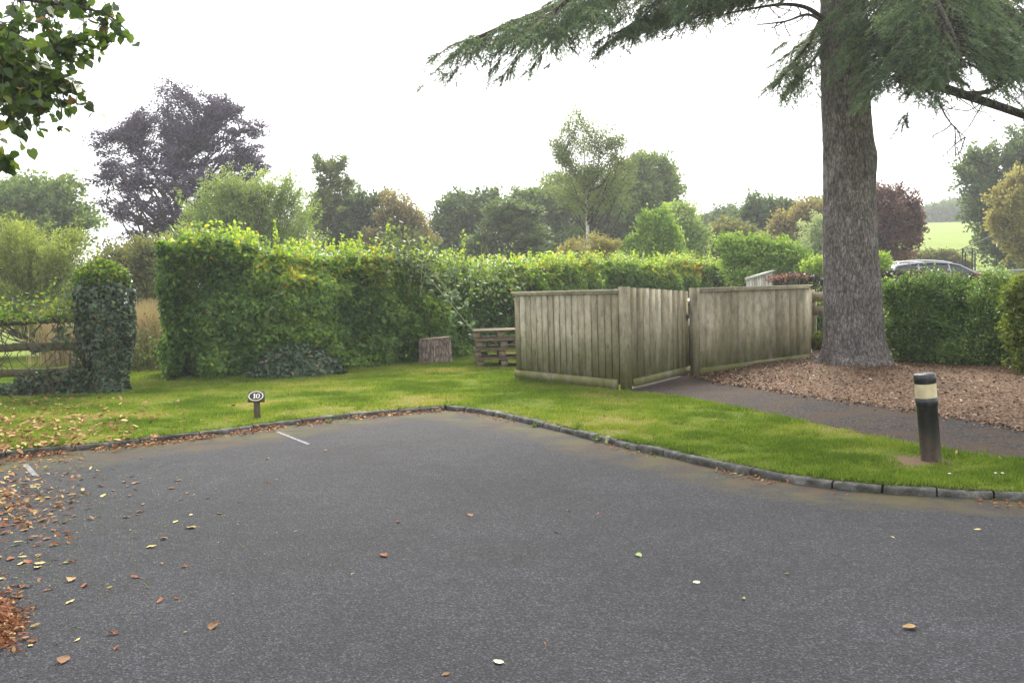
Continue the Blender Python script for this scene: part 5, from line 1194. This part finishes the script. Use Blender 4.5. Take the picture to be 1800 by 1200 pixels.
n_ = len(rf)
for v in (-1, -.8, 0, .8, 1):
    for u, z in rf: V.append(cp(u, v * .70, z + .02 * (1 - v * v) - (.03 if abs(v) == 1 else 0)))
V = np.array(V); m.add(V, [[k * n_ + q, k * n_ + q + 1, (k + 1) * n_ + q + 1, (k + 1) * n_ + q] for k in range(4) for q in range(n_ - 1)]); P(m, 'roof', M['paintcar'], root, True)
for s in (-1, 1):
    m = MB()
    for (u0, z0), (u1, z1) in (((.14, 1.02), (.46, 1.42)), ((1.25, .98), (1.25, 1.5)), ((2.35, .98), (2.3, 1.49)), ((2.74, 1.40), (3.48, .97))):
        def yv(z): return s * (hw * .95 - .26 * float(sstep(.95, 1.5, z)) * .8 + .006)
        m.tube([cp(u0, yv(z0), z0), cp((u0 + u1) / 2, yv((z0 + z1) / 2), (z0 + z1) / 2), cp(u1, yv(z1), z1)], .035, 6)
    m.tube([cp(.44, yv(1.44), 1.435), cp(.6, yv(1.5), 1.49), cp(1.2, yv(1.5), 1.545), cp(1.8, yv(1.5), 1.555), cp(2.4, yv(1.5), 1.50), cp(2.75, yv(1.42), 1.41)], .025, 6)
    P(m, 'window_frame', M['paintcar'], root)
    m = MB(); m.tube(catmull([cp(.5, s * .62, 1.50), cp(.66, s * .62, 1.60), cp(1.4, s * .62, 1.63), cp(2.1, s * .62, 1.58), cp(2.45, s * .62, 1.515)], 20), .022, 8); P(m, 'roof_rail', M['silver'], root)
    for u in (.85, 3.65):
        m = MB(); m.tube([cp(u, s * (hw - .2), .32), cp(u, s * (hw + .01), .32)], .32, 24); wq = P(m, 'wheel', M['tyre'], root)
        m = MB(); m.tube([cp(u, s * (hw - .02), .32), cp(u, s * (hw + .02), .32)], .20, 18); m.build('rim', M['silver'], wq, off=tuple(root_loc(wq)))
    m = MB(); m.box(cp(3.0, s * (hw + .09), 1.02), (.07, .10, .06)); P(m, 'wing_mirror', M['paintcar'], root)
    m = MB(); m.box(cp(4.42, s * .62, .68), (.09, .16, .07)); P(m, 'headlight', M['silver'], root)
    m = MB(); m.box(cp(.05, s * .70, .86), (.06, .10, .11)); P(m, 'tail_light', plain('tail_lamp', (.35, .01, .01), .3, bmp=0), root)
# low wall by the road on the right
m = MB(); a = W(1706, 480, 34); b = W(2100, 480, 30); d, n, L, ax = axes(np.array([a[0], a[1], 0]), np.array([b[0], b[1], 0]))
root = empty('boundary_wall', a, 'low grey wall with a flat coping behind the shrubs at the right edge', 'wall')
ztw = W(1750, 474, 33)[2]; zbw = .2
m.box(np.array([(a[0] + b[0]) / 2, (a[1] + b[1]) / 2, (ztw - .08 + zbw) / 2]), (L / 2, .15, (ztw - .08 - zbw) / 2), ax); P(m, 'wall', plain('wall_render', (.20, .19, .17), .9, .2, sc=3), root)
m = MB(); m.box(np.array([(a[0] + b[0]) / 2, (a[1] + b[1]) / 2, ztw - .04]), (L / 2 + .02, .21, .035), ax); P(m, 'coping', plain('wall_coping', (.33, .33, .33), .85, .2, sc=3), root)
# iron railing and white post
Yr_ = 37
root = empty('iron_railing', W(1693, 470, Yr_), 'thin black iron handrail frame at the foot of the green field', 'railing')
m = MB()
for (x, y0, y1, Yy) in ((1692, 436, 470, Yr_), (1697, 443, 470, Yr_ + 1), (1709, 436, 472, Yr_ + 2), (1714, 444, 472, Yr_ + 3)):
    m = MB(); p0 = W(x, y1 + 14, Yy); p1 = W(x, y0, Yy); p0[0] = p1[0]; m.tube([p0, p1], .03, 6); P(m, 'upright', M['darkmetal'], root)
for pp in ([(1692, 437, Yr_), (1722, 424, Yr_ + 3), (1750, 412, Yr_ + 6)], [(1697, 444, Yr_ + 1), (1716, 434, Yr_ + 3)], [(1697, 449, Yr_ + 1), (1714, 449, Yr_ + 3)]):
    m = MB(); m.tube([W(*q) for q in pp], .02, 6); P(m, 'rail', M['darkmetal'], root)
root = empty('white_post', W(1752, 470, 43), 'short white post with a wire running off it against the dark oak', 'post')
p1 = W(1754, 413, 43); p0 = W(1751, 470, 43); m = MB(); m.tube([p0, p0 * .35 + p1 * .65], .035, 8); P(m, 'stake', M['darkmetal'], root)
m = MB(); m.tube([p0 * .36 + p1 * .64, p1], .045, 8); P(m, 'sleeve', M['white'], root)
m = MB(); m.tube([p1, W(1775, 420, 43), W(1800, 430, 43)], .012, 5); P(m, 'wire', M['darkmetal'], root)

# ------------------------------------------------------------------ lime tree overhanging at top left
gl = np.random.default_rng(121)
M['lime'] = leafmat('lime_leaves', [(0, (.030, .055, .018)), (.5, (.055, .095, .025)), (.85, (.12, .17, .035)), (.95, (.22, .20, .05)), (1, (.25, .13, .05))], .45, .45, .35, (1.35, 1.4, .6))
LX, LY = -7.2, 7.6; root = empty('lime_tree', (LX, LY, 0), 'lime tree whose broad-leaved branches hang into the top left corner', 'tree')
m = MB(); tz = catmull([(LX, LY, -.1), (LX + .1, LY, 2.5), (LX, LY + .1, 5.5), (LX + .1, LY, 9)], 30); m.tube(tz, np.linspace(.34, .08, 30), 16)
twp = MB(); pos = []; axs = []
def lbranch(pp, n, sp, r0=.03):
    c = catmull(pp, 40); m.tube(np.vstack([tz[int(gl.integers(9, 16))], c]), np.r_[.06, np.linspace(r0, .004, 40)], 6)
    T_ = nrm(np.gradient(c, axis=0))
    for k in range(n):
        t = 1 - gl.random() ** 1.3 * .95; p0 = c[int(t * 39)]; d_ = nrm(T_[int(t * 39)] * .7 + gl.normal(0, .6, 3) + [0, 0, -.15]); l_ = sp * gl.uniform(.3, 1.1)
        e = p0 + d_ * l_ + [0, 0, -.12 * l_]; m.tube([p0, (p0 + e) / 2 + [0, 0, .02], e], [.004, .003, .0018], 4, cap=False)
        for s in range(gl.integers(4, 8)):
            u = gl.uniform(.15, 1); pos.append(p0 + (e - p0) * u + gl.normal(0, .015, 3)); axs.append(nrm(d_ * .6 + gl.normal(0, .5, 3) + [0, 0, -.55]))
lbranch([W(-200, -60, 6.2), W(-60, -20, 6.0), W(60, 0, 5.8), W(135, 12, 5.7), W(196, 26, 5.6)], 38, .30)
lbranch([W(-200, 10, 6.0), W(-60, 30, 5.9), W(20, 60, 5.7), W(80, 85, 5.6), W(120, 78, 5.6)], 64, .34)
lbranch([W(-200, 60, 6.0), W(-80, 80, 5.9), W(0, 110, 5.8), W(60, 130, 5.7), W(105, 140, 5.6)], 68, .30)
lbranch([W(-200, 90, 5.8), W(-80, 110, 5.7), W(-10, 130, 5.6), W(40, 150, 5.5), W(70, 165, 5.4)], 57, .28)
lbranch([W(-220, -40, 6.8), W(-60, -30, 6.7), W(50, -10, 6.6), W(110, 0, 6.5)], 57, .36)
lbranch([W(-220, 30, 5.2), W(-80, 60, 5.2), W(-20, 90, 5.1), W(20, 110, 5.1)], 57, .34)
lbranch([W(-240, 120, 5.8), W(-90, 150, 5.7), W(-30, 190, 5.6), W(20, 205, 5.5)], 22, .22)
lbranch([W(-240, 200, 5.8), W(-90, 230, 5.7), W(-30, 262, 5.6), W(8, 278, 5.5)], 19, .22)
for k in range(46):
    q = np.array([LX, LY, 7.2]) + rv(1, gl)[0] * [2.6, 2.6, 3.0] * gl.uniform(.5, 1); q[2] = max(q[2], 3.6)
    if 900 + FPX * q[0] / max(q[1], .5) > -90 and q[2] < 6.0: q[0] -= 1.8
    lbranch([tz[18] * .4 + q * .6, q, q + rv(1, gl)[0] * .6 + [0, 0, -.2]], 16, .55)
pos = np.array(pos); axs = np.array(axs); N = len(pos); l_ = gl.uniform(.042, .078, N)
P(m, 'trunk', M['bark'], root)
mf = MB(); leaves(mf, pos, rv(N, gl) + [0, -.3, .5], axs, l_, l_ * gl.uniform(.75, .95, N), np.clip(gl.beta(2, 2.6, N) + (gl.random(N) < .05) * .5, 0, 1), 'heart', gl); P(mf, 'crown', M['lime'], root)

# ------------------------------------------------------------------ fallen leaves
gz = np.random.default_rng(141)
FM = {}
for nm, c in (('rust', (.20, .075, .035)), ('brown', (.17, .095, .050)), ('tan', (.33, .22, .10)), ('yellow', (.46, .37, .15)), ('green', (.20, .28, .10)), ('pale', (.50, .46, .33))):
    FM[nm] = plain('fallen_leaf_' + nm, c, .75, .2, var=.3, sc=60, bmp=.2)
def leafmesh(kind, mat, g):
    m_ = MB(); n_ = 9; L = 1.0; w = .17 if kind == 'long' else .30; cv = g.uniform(.12, .40); tw_ = g.uniform(-.8, .8); V = []
    for q in range(n_):
        t = q / (n_ - 1); ww = w * math.sin(math.pi * min(1, t ** .8 * .97 + .02)) ** .75; ang_ = tw_ * (t - .5) ; z0 = cv * .5 * (t - .5) ** 2 * 2 + .03
        for s in (-1, -.5, 0, .5, 1):
            y_ = s * ww * math.cos(ang_); V.append((t - .5 + .03 * math.sin(9 * t + s), y_ + .06 * math.sin(5 * t), z0 + abs(s) ** 1.5 * ww * cv * 1.6 + s * ww * math.sin(ang_) + .02 * math.sin(13 * t + 3 * s)))
    V = np.array(V); V[:, 2] -= V[:, 2].min() - .004
    F = [[q * 5 + k, q * 5 + k + 1, (q + 1) * 5 + k + 1, (q + 1) * 5 + k] for q in range(n_ - 1) for k in range(4)]
    m_.add(V, F); m_.tube([(-.5, 0, .05), (-.62, .02, .03), (-.74, .05, .04)], .010, 4)
    o = m_.build('fallen_leaf', mat, None, True); me = o.data; bpy.data.objects.remove(o); return me
LM = {(k, nm): [leafmesh(k, FM[nm], gz) for _ in range(2)] for k in ('long', 'wide') for nm in FM}
def fleaf(px, py, nm, size, label, group=None, kind=None, z=.004, xy=None):
    p = G(px, py, z) if xy is None else np.array([xy[0], xy[1], z])
    k = kind or ('long' if gz.random() < .5 else 'wide'); o = bpy.data.objects.new('fallen_leaf', LM[(k, nm)][gz.integers(0, 2)]); C.objects.link(o)
    o.location = tuple(p); o.rotation_euler = (gz.normal(0, .12), gz.normal(0, .12), gz.uniform(0, 6.28)); o.scale = (size, size, size * gz.uniform(.7, 1.3))
    tag(o, label, 'leaf', group or 'fallen leaves on the tarmac'); return o
big = [
    (335, 927, 'yellow', .095, 'pale yellow curled leaf alone on the left-centre tarmac'), (675, 976, 'rust', .085, 'crumpled rust-red leaf with a bit of green stalk near the middle of the tarmac'),
    (827, 905, 'brown', .08, 'brown curled leaf with a bent stalk in the upper middle of the tarmac'), (979, 935, 'tan', .055, 'small tan folded leaf right of the tarmac middle'),
    (1123, 975, 'green', .075, 'single flat light green leaf on the tarmac right of centre'), (1308, 1052, 'green', .055, 'small pale green leaf on the lower right tarmac'),
    (1224, 1023, 'pale', .055, 'small whitish leaf with a red tip on the right tarmac'), (1718, 930, 'yellow', .05, 'lone pale leaf near the right edge of the tarmac'),
    (1570, 944, 'yellow', .035, 'tiny yellowish leaf on the right tarmac below the bollard'), (1598, 1103, 'tan', .075, 'curled tan leaf in the lower right of the tarmac'),
    (876, 1163, 'pale', .06, 'cream folded leaf at the bottom middle of the tarmac'), (784, 1184, 'brown', .045, 'small brown leaf left of the cream one at the bottom middle'),
    (958, 1130, 'rust', .03, 'tiny reddish leaf fragment above the bottom middle of the tarmac'), (112, 1160, 'brown', .09, 'broad brown leaf at the bottom left of the tarmac'),
    (199, 1113, 'rust', .07, 'rusty upright-curled leaf on a stalk at the lower left'), (205, 1138, 'rust', .05, 'smaller rusty leaf just below another at the lower left'),
    (66, 997, 'yellow', .08, 'yellow boat-shaped leaf on the left tarmac'), (28, 1028, 'brown', .08, 'flat brown leaf by the left edge above the red drift'),
    (326, 995, 'rust', .055, 'rust-brown leaf below the lone yellow one'), (310, 1051, 'rust', .05, 'small dark red leaf in the lower left centre'),
    (520, 933, 'tan', .04, 'small orange-tan leaf on the left of the tarmac middle'), (700, 917, 'rust', .05, 'small red-brown leaf above the crumpled rust-red one'),
    (655, 892, 'brown', .04, 'small dark leaf in the upper left middle of the tarmac'), (620, 1008, 'tan', .035, 'tiny pinkish-tan leaf left of the middle'),
    (1052, 902, 'rust', .05, 'small orange-brown leaf on the upper right of the tarmac middle'), (1000, 897, 'tan', .035, 'tiny tan leaf left of the small orange-brown one'),
    (422, 882, 'tan', .045, 'pale brown flat leaf on the upper left tarmac'), (487, 842, 'tan', .04, 'tiny peach leaf near the painted bay mark'),
    (252, 886, 'brown', .075, 'curled brown leaf in a pair on the upper left tarmac'), (228, 871, 'rust', .07, 'orange-brown leaf just above its curled brown neighbour'),
    (1383, 1008, 'tan', .03, 'tiny tan leaf on the right tarmac above the pale green one'), (573, 792, 'tan', .06, 'orange leaf on the tarmac right of the white bay mark')]
for px, py, nm, s, lb in big: fleaf(px, py, nm, s * .88, lb)
n_ = 0
while n_ < 170:                       # scattered on the left
    px = gz.random() ** 1.7 * 520; py = 805 + gz.random() ** 1.4 * 330
    if py < 805 - px * .08 + 8: continue
    if gz.random() > math.exp(-px / 190) * math.exp(-(py - 805) / 130) * 1.6 + .03: continue
    fleaf(px, py, gz.choice(['rust', 'brown', 'tan', 'yellow'], p=[.38, .27, .2, .15]), gz.uniform(.03, .072), 'one of many brown and yellow leaves strewn over the left part of the tarmac', 'leaves strewn over the left part of the tarmac'); n_ += 1
# drifts: uncountable litter along the kerb, on the grass at left, and the red heap at the left edge
def litter(XY, z, g, lo=.03, hi=.09, red=.5, label='', flat=.35):
    N = len(XY); m_ = MB(); ln = g.uniform(lo, hi, N)
    leaves(m_, np.c_[XY, z], np.array([0, 0, 1.0]) + g.normal(0, flat, (N, 3)), g.normal(size=(N, 3)) * [1, 1, .3], ln, ln * g.uniform(.25, .55, N), np.clip(g.random(N) * .6 + (g.random(N) > red) * .4, 0, 1), 'lance', g)
    return m_
M['litter'] = leafmat('leaf_litter', [(0, (.11, .040, .022)), (.4, (.23, .095, .045)), (.65, (.30, .17, .075)), (.85, (.42, .30, .12)), (1, (.52, .43, .19))], .15, .75, .15, (1.2, 1.1, .8))
N = 4200; t = gz.random(N) ** 1.5; i = (t * 88).astype(int); K = KL[i] + (KL[np.minimum(i + 1, 89)] - KL[i]) * gz.random((N, 1)); nn = np.gradient(KL, axis=0)[i]; nn = nrm(nn); dd = -np.abs(gz.normal(0, .10 + .20 * (1 - t) ** 2, N)) - .01
XY = K + np.stack([-nn[:, 1], nn[:, 0]], 1) * dd[:, None]; keep = vnoise(np.c_[XY * 3.2, XY[:, :1] * 0]) > .28; XY = XY[keep]
tag(litter(XY, np.abs(gz.normal(.01, .012, len(XY))), gz, .018, .065, .8).build('leaf_litter', M['litter']), 'drift of rusty dead leaves lying against the left-hand kerb', 'leaf litter', kind='stuff')
N = 1300; t = gz.random(N); i = (t * 108).astype(int); K = KR[i]; nn = nrm(np.gradient(KR, axis=0)[i]); XY = K + np.stack([-nn[:, 1], nn[:, 0]], 1) * (-np.abs(gz.normal(0, .10, N)) - .01)[:, None]; XY = XY[vnoise(np.c_[XY * 2.5, XY[:, :1] * 0]) > .45]
tag(litter(XY, np.abs(gz.normal(.006, .006, len(XY))), gz, .012, .045, .85).build('leaf_litter', M['litter']), 'thin broken line of dead leaves and needles along the right-hand kerb', 'leaf litter', kind='stuff')
XY = np.array([G(x, y)[:2] for x, y in zip(gz.normal(-14, 25, 3200), gz.normal(1095, 22, 3200))])
tag(litter(XY, np.abs(gz.normal(.012, .014, len(XY))), gz, .012, .042, .9, flat=.6).build('leaf_litter', M['litter']), 'heap of red-brown litter at the left edge of the tarmac', 'leaf litter', kind='stuff')
XY = np.array([G(x, y)[:2] for x, y in zip(gz.normal(-5, 70, 900), gz.normal(885, 30, 900)) if y > 812])
tag(litter(XY, np.abs(gz.normal(.01, .012, len(XY))), gz, .02, .075, .45).build('leaf_litter', M['litter']), 'scatter of mixed brown and yellow dead leaves below the left end of the kerb', 'leaf litter', kind='stuff')
XY = np.array([G(x, y, .1)[:2] for x, y in zip(np.abs(gz.normal(0, 150, 2600)) * gz.choice([1, 1, 1, -1], 2600), gz.uniform(700, 800, 2600)) if y < 795 - max(x, -200) * .085 and gz.random() < .25 + .75 * vnoise(np.array([[x * .03, y * .09, 0]]))[0] ** 1.5])
tag(litter(XY, .105 + np.abs(gz.normal(.01, .01, len(XY))), gz, .04, .11, .5).build('leaf_litter', M['litter']), 'curled tan and orange leaves scattered over the left end of the grass verge', 'leaf litter', kind='stuff')
XY = np.array([G(x, y, .1)[:2] for x, y in zip(gz.uniform(420, 1780, 150), gz.uniform(655, 860, 150)) if y < 700 + abs(x - 790) * .13 and y > (650 if x < 900 else 690 + (x - 1100) * .17)])
tag(litter(XY, .12 + 0 * XY[:, 0], gz, .025, .06, .5).build('leaf_litter', M['litter']), 'odd dead leaves dotted over the middle and right of the grass', 'leaf litter', kind='stuff')
# little green seeds and stalks on the tarmac at left
XY = np.array([G(x, y)[:2] for x, y in zip(np.abs(gz.normal(60, 190, 1500)), 815 + np.abs(gz.normal(60, 110, 1500)))])
m_ = litter(XY, np.full(len(XY), .006), gz, .008, .022, .3); tag(m_.build('seed_litter', M['climb']), 'fine green-brown seed husks sprinkled over the left of the tarmac', 'seed husks', kind='stuff')
# weeds along the kerb foot
for x, y, s, lb in ((940, 748, .7, 'small weed at the kerb foot nearest the corner'), (1052, 774, .9, 'leafy weed at the middle of the right-hand kerb'), (1112, 786, .8, 'weed tuft right of the folded stub at the kerb'), (1150, 795, .6, 'thin grassy weed between two leafier ones on the right kerb'), (1212, 806, .9, 'darkest weed tuft on the right-hand kerb'), (1610, 862, .7, 'weed tuft at the kerb below the bollard'), (580, 741, .7, 'single spiky weed at the left-hand kerb beyond the bay mark')):
    c = G(x, y + 2, 0); root = empty('kerb_weed', c, lb, 'weed', 'weeds growing at the kerb foot'); m = MB(); N = int(34 * s); dr = nrm(gz.normal(size=(N, 3)) * [1, .7, .3] + [0, 0, .7]); l_ = gz.uniform(.05, .10, N) * s
    leaves(m, c + dr * gz.uniform(0, .05, (N, 1)) * s, rv(N, gz) + [0, 0, .6], dr, l_, l_ * .3, gz.random(N) * .7, 'lance'); P(m, 'leaves', M['bramble'], root)
c = G(1070, 779, 0); m = MB(); m.tube([c + [-.02, 0, .0], c + [.0, 0, .075]], .024, 6); tag(m.build('cut_stub', plain('stub_green', (.30, .33, .17), .8), off=tuple(c)), 'short pale green stub standing against the right-hand kerb', 'stub')
# daisies on the grass below the bollard
for k, (x, y) in enumerate(((1750, 842), (1762, 842), (1669, 843))):
    c = G(x, y, .1); root = empty('daisy', c, ['left one of two white daisies by the kerb at the right', 'right one of two white daisies by the kerb at the right', 'lone white daisy just right of the bollard near the kerb'][k], 'flower')
    m = MB(); m.tube([c, c + [0, 0, .05]], .002, 5); P(m, 'stem', M['cane'], root)
    m = MB(); n_ = 12; an = np.arange(n_) / n_ * 6.283; leaves(m, np.tile(c + [0, 0, .05], (n_, 1)), np.tile([0, 0, 1.], (n_, 1)), np.stack([np.cos(an), np.sin(an), 0 * an + .15], 1), .014, .006, .5, 'lance'); P(m, 'petals', M['white'], root)

# ------------------------------------------------------------------ the air
def haze():
    m = bpy.data.materials.new('haze_air'); m.use_nodes = True; n = m.node_tree; n.nodes.clear()
    out = n.nodes.new('ShaderNodeOutputMaterial'); v = n.nodes.new('ShaderNodeVolumePrincipled')
    v.inputs['Color'].default_value = (.93, .95, 1.0, 1); v.inputs['Density'].default_value = HAZE; v.inputs['Anisotropy'].default_value = .3
    n.links.new(v.outputs[0], out.inputs['Volume'])
    mb_ = MB(); mb_.box((0, 140, 22), (470, 185, 23.5)); o = mb_.build('haze', m); o['kind'] = 'stuff'
    o['label'] = 'thin pale haze in the air paling the far trees'; o['category'] = 'haze'
HAZE = .0011
haze()
